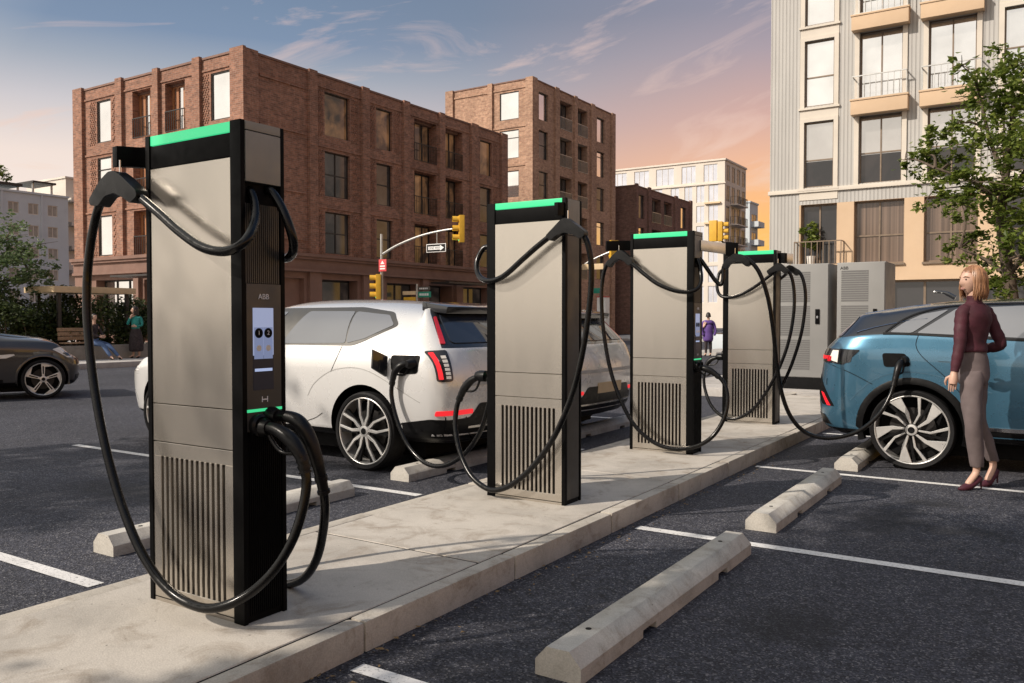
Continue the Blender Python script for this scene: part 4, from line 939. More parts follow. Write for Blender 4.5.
def seam(bvh, pts, axis, sgn, par, name='door_gap', w=0.006, mat='blackmatte', off_=0.0022):
    P = [Vector((*p, 0)) for p in pts]; L = []; Q = spline(P, 8)
    for i, p in enumerate(Q):
        t = (Q[min(i + 1, len(Q) - 1)] - Q[max(0, i - 1)]).normalized(); n = Vector((-t.y, t.x, 0)) * w / 2; L.append((p + n, p - n))
    poly = [(a.x, a.y) for a, _ in L] + [(b.x, b.y) for _, b in reversed(L)]
    return skin(bvh, poly, axis, sgn, name, mat, par, off_=off_, th=0.004, cell=0.12)
def wheel(root, cx, cy, cz, s, rt, rr, style, w_=0.235):
    """s = outward side"""
    g = joint('wheel', root); yo = cy
    def P(y): return yo + s * y
    b = MB(); b.lathe([(rr - 0.005, P(-w_ + 0.02)), (rt - 0.03, P(-w_)), (rt - 0.008, P(-w_ + 0.02)), (rt, P(-w_ * 0.75)), (rt + 0.001, P(-w_ * 0.25)), (rt - 0.008, P(-0.012)), (rt - 0.03, P(0.004)), (rr + 0.03, P(0.008)), (rr + 0.006, P(0.003)), (rr - 0.004, P(-0.01))], (cx, 0, cz), 'y', 48, closed=True)
    b.build('tyre', 'tyre', g, sharp=40)
    b = MB(); b.lathe([(rr - 0.002, P(-w_ + 0.02)), (rr - 0.002, P(-0.006)), (rr - 0.008, P(-0.002)), (rr - 0.014, P(-0.006)), (rr - 0.02, P(-0.03)), (rr - 0.022, P(-w_ + 0.03))], (cx, 0, cz), 'y', 48, closed=True)
    rim = b.build('rim', 'alloy', g, sharp=40)
    b = MB(); b.lathe([(0.0001, P(-0.14)), (rr - 0.03, P(-0.14)), (rr - 0.03, P(-0.15)), (0.0001, P(-0.15))], (cx, 0, cz), 'y', 36); b.build('hub_backing', 'blackmatte', rim)
    b = MB(); b.lathe([(0.06, P(-0.10)), (rr * 0.62, P(-0.10)), (rr * 0.62, P(-0.115)), (0.06, P(-0.115))], (cx, 0, cz), 'y', 36); b.build('brake_disc', 'brake', g)
    def bar(b, pts, y0, y1):
        pl = [(cx + r_ * math.cos(a), cz + r_ * math.sin(a)) for r_, a in pts]; b.prism(pl, P(y0), P(y1), 'y')
    b = MB(); k = MB(); T = 2 * math.pi / 5
    for i in range(5):
        a0 = i * T + math.pi / 2
        if style == 'fork':
            for sg in (1, -1):
                bar(b, [(0.05, a0 - 0.12 * sg), (0.05, a0 + 0.42 * sg), (0.15, a0 + 0.40 * sg), (rr - 0.012, a0 + 0.235 * sg), (rr - 0.012, a0 + 0.160 * sg), (0.15, a0 + 0.235 * sg), (0.10, a0 + 0.10 * sg)], -0.028, -0.004)
                bar(k, [(0.09, a0 + 0.45 * sg), (0.09, a0 + 0.62 * sg), (rr - 0.02, a0 + 0.40 * sg), (rr - 0.02, a0 + 0.25 * sg), (0.15, a0 + 0.41 * sg)], -0.05, -0.018)
        elif style == 'turbine':
            bar(b, [(0.058, a0), (0.06, a0 + 0.30), (0.16, a0 + 0.36), (rr - 0.014, a0 + 0.66), (rr - 0.014, a0 + 0.30), (0.16, a0 + 0.14)], -0.03, -0.008)
            bar(b, [(0.06, a0 + 0.75), (0.06, a0 + 1.0), (0.16, a0 + 0.90), (rr - 0.014, a0 + 1.10), (rr - 0.014, a0 + 1.0), (0.16, a0 + 0.77)], -0.03, -0.006)
            bar(k, [(0.07, a0 + 0.34), (rr - 0.02, a0 + 0.665), (rr - 0.02, a0 + 0.76), (0.08, a0 + 0.58)], -0.06, -0.034)
        else:
            bar(b, [(0.05, a0 - 0.4), (0.05, a0 + 0.4), (rr - 0.014, a0 + 0.115), (rr - 0.014, a0 - 0.115)], -0.034, -0.008)
            bar(b, [(rr - 0.075, a0 - 0.10), (rr - 0.012, a0 - 0.62), (rr - 0.012, a0 - 0.10)], -0.03, -0.010)
            bar(k, [(0.09, a0 - 0.10), (0.09, a0 + 0.10), (rr - 0.06, a0 + 0.05), (rr - 0.06, a0 - 0.05)], -0.02, -0.0068)
    b.lathe([(0.0001, P(-0.03)), (0.056, P(-0.03)), (0.052, P(-0.004)), (0.04, P(-0.001)), (0.0001, P(-0.001))], (cx, 0, cz), 'y', 20)
    b.build('spokes', 'alloy', rim, 0.003, seg=1); k.build('rim_groove', 'bevel_black', rim)
    MB().lathe([(0.0001, P(0.002)), (0.03, P(0.002)), (0.026, P(0.006)), (0.0001, P(0.006))], (cx, 0, cz), 'y', 16).build('hub_cap', 'bevel_black', rim)
    return g
M['alloy'] = plain('machined_alloy', (0.66, 0.65, 0.63), 0.34, 0.6, 0.03, 4)
M['brake'] = plain('brake_disc_steel', (0.035, 0.033, 0.032), 0.5, 0.6, 0.1, 20)
def arch_band(bvh, cx, cz, s, r0, r1, par, mat, a0=-0.28, a1=math.pi + 0.28, off_=0.006):
    n = 26; pl = [(cx + r1 * math.cos(a0 + (a1 - a0) * i / n), cz + r1 * math.sin(a0 + (a1 - a0) * i / n)) for i in range(n + 1)]
    pl += [(cx + r0 * math.cos(a0 + (a1 - a0) * i / n), cz + r0 * math.sin(a0 + (a1 - a0) * i / n)) for i in range(n, -1, -1)]
    # lay strip by strip so that the wheel hole is never hit
    me = MB(); 
    for i in range(n + 1):
        for r_ in (r0, (r0 + r1) / 2, r1):
            a = a0 + (a1 - a0) * i / n; q = Vector((cx + r_ * math.cos(a), 0, cz + r_ * math.sin(a)))
            h, nn, _, _ = bvh.ray_cast(q + Vector((0, 12 * s, 0)), Vector((0, -s, 0)))
            if h is None or abs(h.y) < 0.7: h, nn, _, _ = bvh.find_nearest(q + Vector((0, 0.93 * s, 0)))
            if nn.y * s < 0: nn = -nn
            me.v.append(tuple(Vector((q.x, h.y, q.z)) + Vector((0, s, 0)) * (off_ if r_ < r1 else 0.002)))
    for i in range(n):
        for k in range(2): me.f.append((i * 3 + k, i * 3 + k + 1, i * 3 + k + 4, i * 3 + k + 3)); me.m.append(0)
    base = len(me.v)
    for i in range(n + 1): v = me.v[i * 3]; me.v.append((v[0], v[1] - s * 0.10, v[2]))
    for i in range(n): me.f.append((i * 3, i * 3 + 3, base + i + 1, base + i)); me.m.append(0)
    return me.build('wheel_arch_trim', mat, par, sharp=60)



# ---------- white estate car
def white_car():
    # rings: 0 tail centre .. 3 rear quarter .. 14 nose centre
    ry = [0, .62, .885, .965, .985, .99, .985, .98, .98, .98, .985, .955, .86, .6, 0]
    def row(rx, wl, z, xs, fx):
        """rx = x of the tail on this level, xs = x of rings 4..11, fx = nose x"""
        x = [rx, rx + .03, rx + .13, rx + .32] + xs + [fx - .22, fx - .07, fx]
        return [(x[i], ry[i] * wl, z[i] if isinstance(z, list) else z) for i in range(15)]
    XS = [.68, 1.05, 1.5, 2.3, 3.1, 3.62, 4.05, 4.5]
    z5 = [1.0] * 9 + [.97, .93, .86, .78, .74, .73]; z6 = [1.13, 1.13, 1.13, 1.135, 1.13, 1.12, 1.115, 1.105, 1.095, 1.07, 1.02, .95, .86, .82, .81]
    lv = [[(x, 0, .24) for x in [.5, .52, .56, .6] + XS + [4.72, 4.78, 4.8]],
          row(.16, .87, .26, XS, 4.86), row(.07, .95, .36, XS, 4.97), row(.03, .99, .56, XS, 5.0), row(.01, 1.0, .80, XS, 4.99), row(.05, 1.0, z5, XS, 4.95), row(.10, .95, z6, XS, 4.88)]
    xr = [.50, .50, .52, .60, .80, 1.1, 1.6, 2.2, 2.78, 3.5, 4.05, 4.45, 4.66, 4.76, 4.8]
    yr = [0, .46, .66, .70, .715, .725, .735, .735, .70, .76, .70, .66, .56, .4, 0]
    zr = [1.50, 1.50, 1.49, 1.495, 1.505, 1.535, 1.555, 1.56, 1.53, 1.11, 1.06, 1.0, .92, .88, .87]
    lv.append([(xr[i], yr[i], zr[i]) for i in range(15)])
    xt = [.50, .50, .53, .62, .80, 1.1, 1.6, 2.2, 2.65, 3.4, 4.0, 4.45, 4.68, 4.77, 4.8]
    zt_ = [1.515, 1.52, 1.53, 1.545, 1.565, 1.595, 1.615, 1.62, 1.59, 1.13, 1.08, 1.02, .94, .89, .875]
    lv.append([(xt[i], 0, zt_[i]) for i in range(15)])
    def mf(j, i): return 1 if j <= 1 else (2 if (j == 6 and i <= 1) else 0)
    me = car_body(lv, 3, [(6, 0, 14, .55), (7, 0, 3, .8), (5, 2, 12, .25), (2, 0, 14, .6)], ((1.03, .365), (4.02, .365)), .43, .62, ['carwhite', 'bevel_black', 'carblack'], mf)
    bv = bvh_of(me); o = thing('estate_car', 'white', 'car'); body = finish(me, 'body', [], o, 40)
    for s in (1, -1):
        bp = roundpoly([(3.35, 1.135), (2.62, 1.50), (1.35, 1.505), (.91, 1.455), (.745, 1.335), (1.08, 1.185), (1.2, 1.145)], .05)
        skin(bv, bp, 'y', s, 'window_trim', 'graphite', o, off_=.004)
        for nm, pl in (('front_window', [(3.15, 1.155), (2.62, 1.455), (2.30, 1.462), (2.42, 1.15)]), ('rear_window', [(2.16, 1.15), (1.99, 1.465), (1.38, 1.462), (1.30, 1.165)]), ('quarter_window', [(1.285, 1.165), (1.36, 1.461), (.93, 1.425), (.80, 1.335), (1.08, 1.21)])):
            w_ = skin(bv, roundpoly(pl, .03), 'y', s, nm, 'carglass', o, off_=.0075)
        seam(bv, [(1.33, 1.14), (1.36, 1.02), (1.42, .90)], 'y', s, o); seam(bv, [(2.30, 1.14), (2.31, .8), (2.28, .40)], 'y', s, o)
        seam(bv, [(3.42, 1.10), (3.45, .8), (3.40, .40)], 'y', s, o)
        seam(bv, [(1.56, .50), (1.72, .43), (2.0, .40), (3.4, .40)], 'y', s, o)
        seam(bv, [(.38, .66), (.95, .92), (1.35, .925), (1.62, .80), (1.74, .66)], 'y', s, o, 'crease_shade', .008, 'carshade')  # painted grey line stands in for the shading along the crease
        skin(bv, roundpoly([(.02, .30), (.02, .50), (.30, .515), (.60, .47), (.64, .30)], .02), 'y', s, 'bumper_side', 'bevel_black', o, off_=.005)
        # black rear pillar with a red upper lamp, upright lamp below
        # headlamp
        skin(bv, [(4.55, .86), (4.9, .80), (4.9, .76), (4.5, .81)], 'y', s, 'headlight', 'whitelens', o)
        b = MB(); b.tube(spline([(3.3, s * .93, 1.12), (3.28, s * 1.03, 1.13), (3.27, s * 1.06, 1.15)], 3), .02, 8); b.ball((3.24, s * 1.08, 1.19), (.05, .09, .075), 12); b.build('door_mirror', 'carblack', o)
        skin(bv, roundpoly([(s * .905, .845), (s * .905, 1.112), (s * .785, 1.12), (s * .795, .86), (s * .815, .845)], .02), 'x', -1, 'tail_light', 'carblack', o, off_=.006)
        tl = skin(bv, roundpoly([(s * .893, .865), (s * .896, 1.095), (s * .872, 1.10), (s * .866, .865)], .006), 'x', -1, 'tail_light', 'redlit', o, off_=.012)
        tl['label'] = 'upright red strip of the tail lamp'
        for zz in (.87, .905, .94, .975, 1.01, 1.045): skin(bv, [(s * .846, zz), (s * .846, zz + .024), (s * .812, zz + .026), (s * .812, zz)], 'x', -1, 'lamp_segment', 'whitelens', o, off_=.011)
        skin(bv, roundpoly([(s * .795, 1.17), (s * .755, 1.17), (s * .635, 1.41), (s * .66, 1.41)], .006), 'x', -1, 'upper_tail_light', 'red', o, off_=.010, cell=.03)
        skin(bv, roundpoly([(s * .90, .545), (s * .90, .588), (s * .58, .595), (s * .58, .555)], .01), 'x', -1, 'reflector', 'redlit', o, off_=.008)  # reflector holds no lamp, its red glow is added by the material
    sp = MB(); sp.add([(.34, -.60, 1.505), (.34, .60, 1.505), (.62, .62, 1.552), (.62, -.62, 1.552), (.36, -.60, 1.44), (.36, .60, 1.44), (.62, .62, 1.47), (.62, -.62, 1.47)], [(0, 1, 2, 3), (4, 7, 6, 5), (0, 4, 5, 1), (1, 5, 6, 2), (2, 6, 7, 3), (3, 7, 4, 0)]); sp.build('spoiler', 'carblack', o, .012)
    skin(bv, roundpoly([(-.70, 1.175), (.70, 1.175), (.575, 1.45), (-.575, 1.45)], .05), 'x', -1, 'rear_window', 'carglassdark', o, off_=.009, cell=.06)
    skin(bv, roundpoly([(-.71, .84), (.71, .84), (.70, .80), (-.70, .80)], .01), 'x', -1, 'tailgate_ledge', 'carshade', o, off_=.004)  # flat strip in the painted shade grey, no ledge is modelled
    skin(bv, roundpoly([(-.93, .30), (.93, .30), (.93, .50), (.60, .52), (.5, .64), (-.5, .64), (-.60, .52), (-.93, .50)], .03), 'x', -1, 'bumper_insert', 'bevel_black', o, off_=.007, cell=.07)
    skin(bv, [(-.62, .425), (.62, .425), (.62, .445), (-.62, .445)], 'x', -1, 'bumper_strip', 'chrome', o, off_=.018, cell=.1)
    skin(bv, roundpoly([(-.30, .555), (.30, .555), (.30, .68), (-.30, .68)], .015), 'x', -1, 'number_plate', 'cream', o, off_=.012, cell=.1)
    skin(bv, roundpoly([(-.74, 1.15), (.74, 1.15), (.62, 1.46), (-.62, 1.46)], .06), 'x', 1, 'windscreen', 'carglassdark', o, off_=.005, cell=.07)
    for s in (1, -1):
        for cx in (1.03, 4.02): wheel(o, cx, s * .968, .365, s, .365, .312, 'fork')
    b = MB(); b.box(.6, -.6, .12, 4.6, .6, .3); b.build('underbody', 'blackmatte', o)
    return o, bv
M['carshade'] = plain('crease_shade_grey', (0.40, 0.40, 0.39), 0.5, 0.2)  # darker copy of the car white, for painted crease shade
W1, bvw = white_car()
W1['label'] = 'white estate car nearest the camera with its black charging flap open'; W1['group'] = 'white cars charging in the left bays'
W1.location = (-4.28, 6.675, 0); W1.rotation_euler = (0, 0, math.pi)
W2 = copy_tree(W1); W2['label'] = 'white estate car whose tail shows in the gap between the second and third charging posts'; W2.location = (-4.36, 8.92, 0)
W2.scale = (1, 1, 0.97)
# open charging flap and socket, only on the first car (near side = local +y)

me = patch(bvw, roundpoly([(.70, 1.07), (.39, 1.075), (.40, .915), (.52, .905), (.68, .935)], .03), 'y', 1, off_=.004, cell=.04)
finish(me, 'charging_socket', 'blackmatte', W1, 50, world=False)
fb = MB(); fb.add([(.715, .985, 1.06), (.765, 1.125, 1.125), (.765, 1.135, .965), (.72, .995, .88), (.735, .985, 1.065), (.782, 1.125, 1.13), (.782, 1.135, .96), (.742, .995, .875)], [(0, 1, 2, 3), (7, 6, 5, 4), (0, 4, 5, 1), (1, 5, 6, 2), (2, 6, 7, 3), (3, 7, 4, 0)])
fb.build('charging_flap', 'carblack', W1, .004, world=False)

# ---------- blue crossover
def blue_car():
    ry = [0, .62, .86, .935, .945, .93, .94, .935, .935, .935, .94, .925, .82, .6, 0]
    XS = [.62, .97, 1.4, 2.0, 2.7, 3.2, 3.7, 4.1]
    def row(rx, wl, z, fx, dx=(0, .03, .15, .33)):
        x = [rx + d for d in dx] + XS + [fx - .2, fx - .06, fx]
        return [(x[i], ry[i] * wl, z[i] if isinstance(z, list) else z) for i in range(15)]
    z5 = [1.08, 1.08, 1.08, 1.08, 1.075, 1.07, 1.05, 1.02, 1.0, .96, .90, .82, .74, .70, .69]; z6 = [1.20, 1.20, 1.205, 1.23, 1.245, 1.25, 1.225, 1.185, 1.16, 1.10, 1.02, .94, .85, .80, .79]
    lv = [[(x, 0, .22) for x in [.5, .52, .56, .6] + XS + [4.35, 4.4, 4.42]],
          row(.22, .88, .25, 4.48), row(.06, .96, .34, 4.56), row(.0, .99, .52, 4.6), row(.03, 1.0, .80, 4.59), row(.06, 1.0, z5, 4.54), row(.18, .955, z6, 4.46, (0, .03, .10, .26))]
    xr = [.42, .42, .46, .66, .98, 1.3, 1.7, 2.1, 2.55, 3.12, 3.6, 4.0, 4.22, 4.34, 4.38]
    yr = [0, .48, .62, .655, .68, .695, .70, .70, .66, .74, .70, .64, .54, .4, 0]
    zr = [1.435, 1.435, 1.43, 1.465, 1.515, 1.54, 1.55, 1.55, 1.51, 1.14, 1.07, .99, .90, .86, .85]
    lv.append([(xr[i], yr[i], zr[i]) for i in range(15)])
    xt = [.42, .42, .47, .66, .98, 1.3, 1.7, 2.1, 2.5, 3.05, 3.6, 4.0, 4.24, 4.36, 4.38]
    zt_ = [1.455, 1.46, 1.47, 1.505, 1.56, 1.595, 1.61, 1.61, 1.57, 1.17, 1.10, 1.02, .93, .88, .86]
    lv.append([(xt[i], 0, zt_[i]) for i in range(15)])
    def mf(j, i): return 1 if j <= 1 else (2 if (j >= 6 and i <= 8) else 0)
    me = car_body(lv, 3, [(6, 0, 14, .5), (7, 0, 3, .7), (5, 0, 12, .35), (2, 0, 14, .7), (7, 3, 9, .4)], ((.955, .37), (3.72, .37)), .425, .58, ['carblue', 'bevel_black', 'carblack'], mf)
    bv = bvh_of(me); o = thing('crossover_car', 'metallic blue crossover with a black roof, charging beside the walking woman', 'car'); finish(me, 'body', [], o, 40)
    for s in (1, -1):
        for nm, pl in (('front_window', [(3.0, 1.19), (2.5, 1.475), (2.02, 1.51), (2.02, 1.215)]), ('rear_window', [(1.97, 1.22), (1.97, 1.512), (1.30, 1.488), (.985, 1.262)]), ('quarter_window', [(.945, 1.263), (1.235, 1.478), (1.02, 1.435), (.88, 1.365), (.755, 1.267)])):
            skin(bv, roundpoly(pl, .025), 'y', s, nm, 'carglass', o, off_=.006)
        seam(bv, [(.72, 1.27), (.86, 1.385), (1.03, 1.46), (1.3, 1.512), (2.0, 1.535), (2.5, 1.50)], 'y', s, o, 'window_trim', .014, 'bevel_black', .006)
        seam(bv, [(.70, 1.255), (1.0, 1.25), (2.0, 1.20), (3.0, 1.165)], 'y', s, o, 'window_trim', .018, 'bevel_black', .006)
        seam(bv, [(.40, 1.452), (.62, 1.487), (.80, 1.512), (.93, 1.53), (1.06, 1.54)], 'y', s, o, 'roof_strip', .026, 'chrome', .007)
        seam(bv, [(1.0, 1.24), (.985, 1.15), (1.04, 1.05), (1.22, .88), (1.38, .70)], 'y', s, o); seam(bv, [(2.0, 1.20), (2.0, .8), (1.98, .36)], 'y', s, o); seam(bv, [(3.0, 1.16), (3.08, .8), (3.02, .36)], 'y', s, o)
        seam(bv, [(.14, .98), (.40, .89), (.62, .78)], 'y', s, o)
        seam(bv, [(.42, .62), (.66, .84), (.97, .905), (1.35, .83), (1.6, .74)], 'y', s, o, 'crease_shade', .012, 'carshade2')  # darker blue line paints the shading of the crease
        for x in (1.16, 2.15): skin(bv, roundpoly([(x, 1.015), (x + .22, 1.01), (x + .22, 1.045), (x, 1.055)], .012), 'y', s, 'door_handle', 'carblue', o, off_=.014, th=.02)
        skin(bv, roundpoly([(1.36, .30), (1.42, .43), (3.26, .40), (3.3, .30)], .02), 'y', s, 'sill_cladding', 'bevel_black', o, off_=.007)
        skin(bv, roundpoly([(1.36, .405), (1.42, .438), (3.24, .432), (3.24, .40)], .01), 'y', s, 'sill_strip', 'chrome', o, off_=.014)
        arch_band(bv, .955, .37, s, .423, .485, o, 'bevel_black', off_=.012); arch_band(bv, 3.72, .37, s, .423, .485, o, 'bevel_black', off_=.012)
        skin(bv, roundpoly([(.02, .975), (.02, 1.10), (.30, 1.105), (.51, 1.10), (.36, .955), (.2, .97)], .02), 'y', s, 'tail_light', 'carblack', o, off_=.005, cell=.03)
        skin(bv, roundpoly([(s * .93, .97), (s * .93, 1.10), (s * .2, 1.10), (s * .2, 1.0)], .02), 'x', -1, 'tail_light', 'carblack', o, off_=.005, cell=.04)
        for x0_ in (.06, .10, .14): skin(bv, [(x0_ - .01, 1.0), (x0_ + .025, 1.0), (x0_ + .03, 1.03), (x0_ - .005, 1.03)], 'y', s, 'lamp_segment', 'redlit', o, off_=.009, cell=.02)
        skin(bv, [(.21, 1.0), (.30, .975), (.31, 1.09), (.25, 1.09)], 'y', s, 'lamp_segment', 'whitelens', o, off_=.008, cell=.03); skin(bv, [(.19, .985), (.235, .985), (.24, 1.03), (.20, 1.03)], 'y', s, 'lamp_segment', 'red', o, off_=.010, cell=.03)
        skin(bv, [(s * .84, 1.005), (s * .84, 1.035), (s * .3, 1.035), (s * .3, 1.005)], 'x', -1, 'lamp_segment', 'redlit', o, off_=.009, cell=.04)
        skin(bv, roundpoly([(.02, .82), (.06, .86), (.12, .80), (.27, .55), (.14, .56), (.05, .70)], .015), 'y', s, 'bumper_vent', 'blackmatte', o, off_=.005, cell=.03)
        skin(bv, [(.13, .68), (.16, .67), (.235, .555), (.20, .555)], 'y', s, 'reflector', 'redlit', o, off_=.010, cell=.03)  # glow put into the reflector, which is no lamp
        b = MB(); b.tube(spline([(2.95, s * .9, 1.17), (2.93, s * .99, 1.18), (2.92, s * 1.02, 1.2)], 3), .02, 8); b.ball((2.9, s * 1.04, 1.23), (.05, .09, .07), 12); b.build('door_mirror', 'carblue', o)
        skin(bv, [(4.2, .86), (4.5, .79), (4.5, .74), (4.15, .79)], 'y', s, 'headlight', 'whitelens', o)
    skin(bv, roundpoly([(-.80, 1.22), (.80, 1.22), (.58, 1.42), (-.58, 1.42)], .04), 'x', -1, 'rear_window', 'carglassdark', o, off_=.006, cell=.06)
    skin(bv, roundpoly([(-.85, .28), (.85, .28), (.80, .46), (-.80, .46)], .03), 'x', -1, 'bumper_insert', 'bevel_black', o, off_=.007, cell=.07)
    skin(bv, roundpoly([(-.74, 1.18), (.74, 1.18), (.62, 1.45), (-.62, 1.45)], .06), 'x', 1, 'windscreen', 'carglassdark', o, off_=.005, cell=.07)
    b = MB(); b.tube(spline([(1.22, 0, 1.60), (1.12, 0, 1.655), (1.02, 0, 1.665)], 4), [.022] * 4 + [.014] * 4 + [.008], 8); b.build('roof_antenna', 'carblack', o)
    for s in (1, -1):
        for cx in (.955, 3.72): wheel(o, cx, s * .922, .37, s, .37, .322, 'turbine')
    MB().box(.6, -.6, .12, 4.2, .6, .3).build('underbody', 'blackmatte', o)
    finish(patch(bv, roundpoly([(.70, 1.075), (.90, 1.075), (.945, .975), (.93, .955), (.72, .945)], .03), 'y', -1, off_=.004, cell=.04), 'charging_socket', 'blackmatte', o, 50)
    return o
M['carshade2'] = plain('crease_shade_blue', (0.045, 0.115, 0.175), 0.5, 0.2)  # darker copy of the car blue, for painted crease shade
BC = blue_car(); BC.location = (-2.06, 9.40, 0)

# ---------- dark grey hatchback
def grey_car():
    WX = 3.60
    ry = [0, .6, .82, .90, .905, .895, .90, .90, .90, .90, .905, .885, .77, .55, 0]
    XS = [.55, .8, 1.3, 1.9, 2.5, 3.0, 3.42, 3.82]
    def row(rx, wl, z, fx):
        x = [rx, rx + .03, rx + .13, rx + .3] + XS + [fx - .16, fx - .05, fx]
        return [(x[i], ry[i] * wl, z[i] if isinstance(z, list) else z) for i in range(15)]
    z5 = [.95] * 6 + [.93, .92, .91, .90, .88, .84, .75, .70, .69]; z6 = [1.06] * 5 + [1.05, 1.04, 1.03, 1.03, 1.03, 1.02, .98, .88, .80, .78]
    lv = [[(x, 0, .2) for x in [.5, .52, .56, .6] + XS + [3.98, 4.04, 4.06]],
          row(.2, .88, .20, 4.13), row(.06, .96, .30, 4.22), row(.0, .99, .48, 4.26), row(.03, 1.0, .70, 4.24), row(.06, 1.0, z5, 4.17), row(.14, .95, z6, 4.05)]
    xr = [.38, .38, .42, .55, .8, 1.1, 1.5, 1.85, 2.15, 2.95, 3.35, 3.66, 3.85, 3.94, 3.97]
    yr = [0, .46, .6, .63, .65, .66, .66, .66, .62, .70, .66, .60, .5, .36, 0]
    zr = [1.40, 1.40, 1.40, 1.42, 1.46, 1.49, 1.5, 1.49, 1.46, 1.09, 1.075, 1.04, .95, .87, .85]
    lv.append([(xr[i], yr[i], zr[i]) for i in range(15)])
    zt_ = [1.42, 1.42, 1.43, 1.46, 1.51, 1.545, 1.56, 1.55, 1.51, 1.12, 1.105, 1.07, .98, .89, .86]
    lv.append([(xr[i], 0, zt_[i]) for i in range(15)])
    def mf(j, i): return 1 if j <= 1 else (2 if (j >= 7 and i <= 8) else 0)
    me = car_body(lv, 3, [(6, 0, 14, .4), (5, 2, 12, .3), (2, 0, 14, .6), (7, 0, 3, .6)], ((.82, .345), (WX, .345)), .395, .56, ['cargrey', 'bevel_black', 'carblack'], mf)
    bv = bvh_of(me); o = thing('hatchback_car', 'dark grey hatchback with five spoke wheels driving in at the left edge', 'car'); finish(me, 'body', [], o, 40)
    for s in (1, -1):
        for nm, pl in (('front_window', [(2.75, 1.04), (2.15, 1.42), (1.75, 1.45), (1.72, 1.06)]), ('rear_window', [(1.66, 1.065), (1.68, 1.45), (1.05, 1.43), (.75, 1.10)])): skin(bv, roundpoly(pl, .03), 'y', s, nm, 'carglassdark', o, off_=.006)
        seam(bv, [(2.78, 1.0), (2.86, .75), (2.80, .36)], 'y', s, o); seam(bv, [(1.70, 1.03), (1.70, .7), (1.66, .36)], 'y', s, o)
        skin(bv, [(2.55, .70), (2.55, .75), (3.16, .79), (3.18, .77), (3.05, .72)], 'y', s, 'fender_strip', 'whitelens', o, off_=.006)
        arch_band(bv, WX, .345, s, .393, .43, o, 'cargrey', off_=.010); arch_band(bv, .82, .345, s, .393, .43, o, 'cargrey', off_=.010)
        hl = skin(bv, roundpoly([(3.74, .86), (3.86, .895), (4.03, .80), (4.12, .70), (3.98, .71), (3.87, .78)], .02), 'y', s, 'headlight', 'whitelens', o, off_=.006, cell=.03)
        skin(bv, roundpoly([(3.90, .795), (3.97, .795), (4.03, .735), (3.96, .735)], .015), 'y', s, 'headlight_lens', 'carblack', o, off_=.010, cell=.03)
        b = MB(); b.tube(spline([(2.62, s * .86, 1.05), (2.6, s * .95, 1.06), (2.6, s * .98, 1.08)], 3), .02, 8); b.ball((2.58, s * 1.0, 1.11), (.05, .09, .07), 12); b.build('door_mirror', 'carblack', o)
        skin(bv, roundpoly([(1.3, .30), (1.3, .36), (3.0, .36), (3.0, .30)], .01), 'y', s, 'sill_cladding', 'bevel_black', o, off_=.006)
    skin(bv, roundpoly([(-.68, 1.06), (.68, 1.06), (.56, 1.43), (-.56, 1.43)], .06), 'x', 1, 'windscreen', 'carglassdark', o, off_=.005, cell=.07)
    skin(bv, roundpoly([(-.6, .24), (.6, .24), (.66, .40), (-.66, .40)], .03), 'x', 1, 'front_grille', 'bevel_black', o, off_=.006, cell=.07)
    for s in (1, -1):
        for cx in (.82, WX): wheel(o, cx, s * .885, .345, s, .345, .285, 'star', .21)
    MB().box(.6, -.55, .12, 3.9, .55, .28).build('underbody', 'blackmatte', o)
    return o
GC = grey_car(); hd = R(66); GC.rotation_euler = (0, 0, hd); gp = Vector((3.60, -.885, 0)); gp.rotate(Matrix.Rotation(hd, 3, 'Z')); GC.location = Vector((-14.715, 7.81, 0)) - gp
# ------------------------------------------------------------------ people
def skinned(nodes, edges, root, subs=2):
    """nodes: name -> (x, y, z, radius[, radius2]); grown into one surface"""
    names = list(nodes); me = bpy.data.meshes.new('figure'); me.from_pydata([nodes[n][:3] for n in names], [(names.index(a), names.index(b_)) for a, b_ in edges], [])
    o = bpy.data.objects.new('figure', me); COL.objects.link(o)
    o.modifiers.new('k', 'SKIN'); sv = me.skin_vertices[0].data
    for i, n in enumerate(names): q = nodes[n]; sv[i].radius = (q[3], q[4] if len(q) > 4 else q[3]); sv[i].use_root = n == root
    md = o.modifiers.new('s', 'SUBSURF'); md.levels = subs; md.render_levels = subs
    dg = bpy.context.evaluated_depsgraph_get(); m2 = bpy.data.meshes.new_from_object(o.evaluated_get(dg)); bpy.data.objects.remove(o)
    if not len(m2.polygons): print('SKIN EMPTY', root)
    return m2
def merge(name, meshes, mats, parent):
    bm = bmesh.new()
    for me, mi in meshes:
        k = len(bm.faces); bm.from_mesh(me); bm.faces.ensure_lookup_table()
        for f in bm.faces[k:]: f.material_index = mi
    me = bpy.data.meshes.new(name); bm.to_mesh(me); bm.free()
    return finish(me, name, mats, parent, 60, world=False)
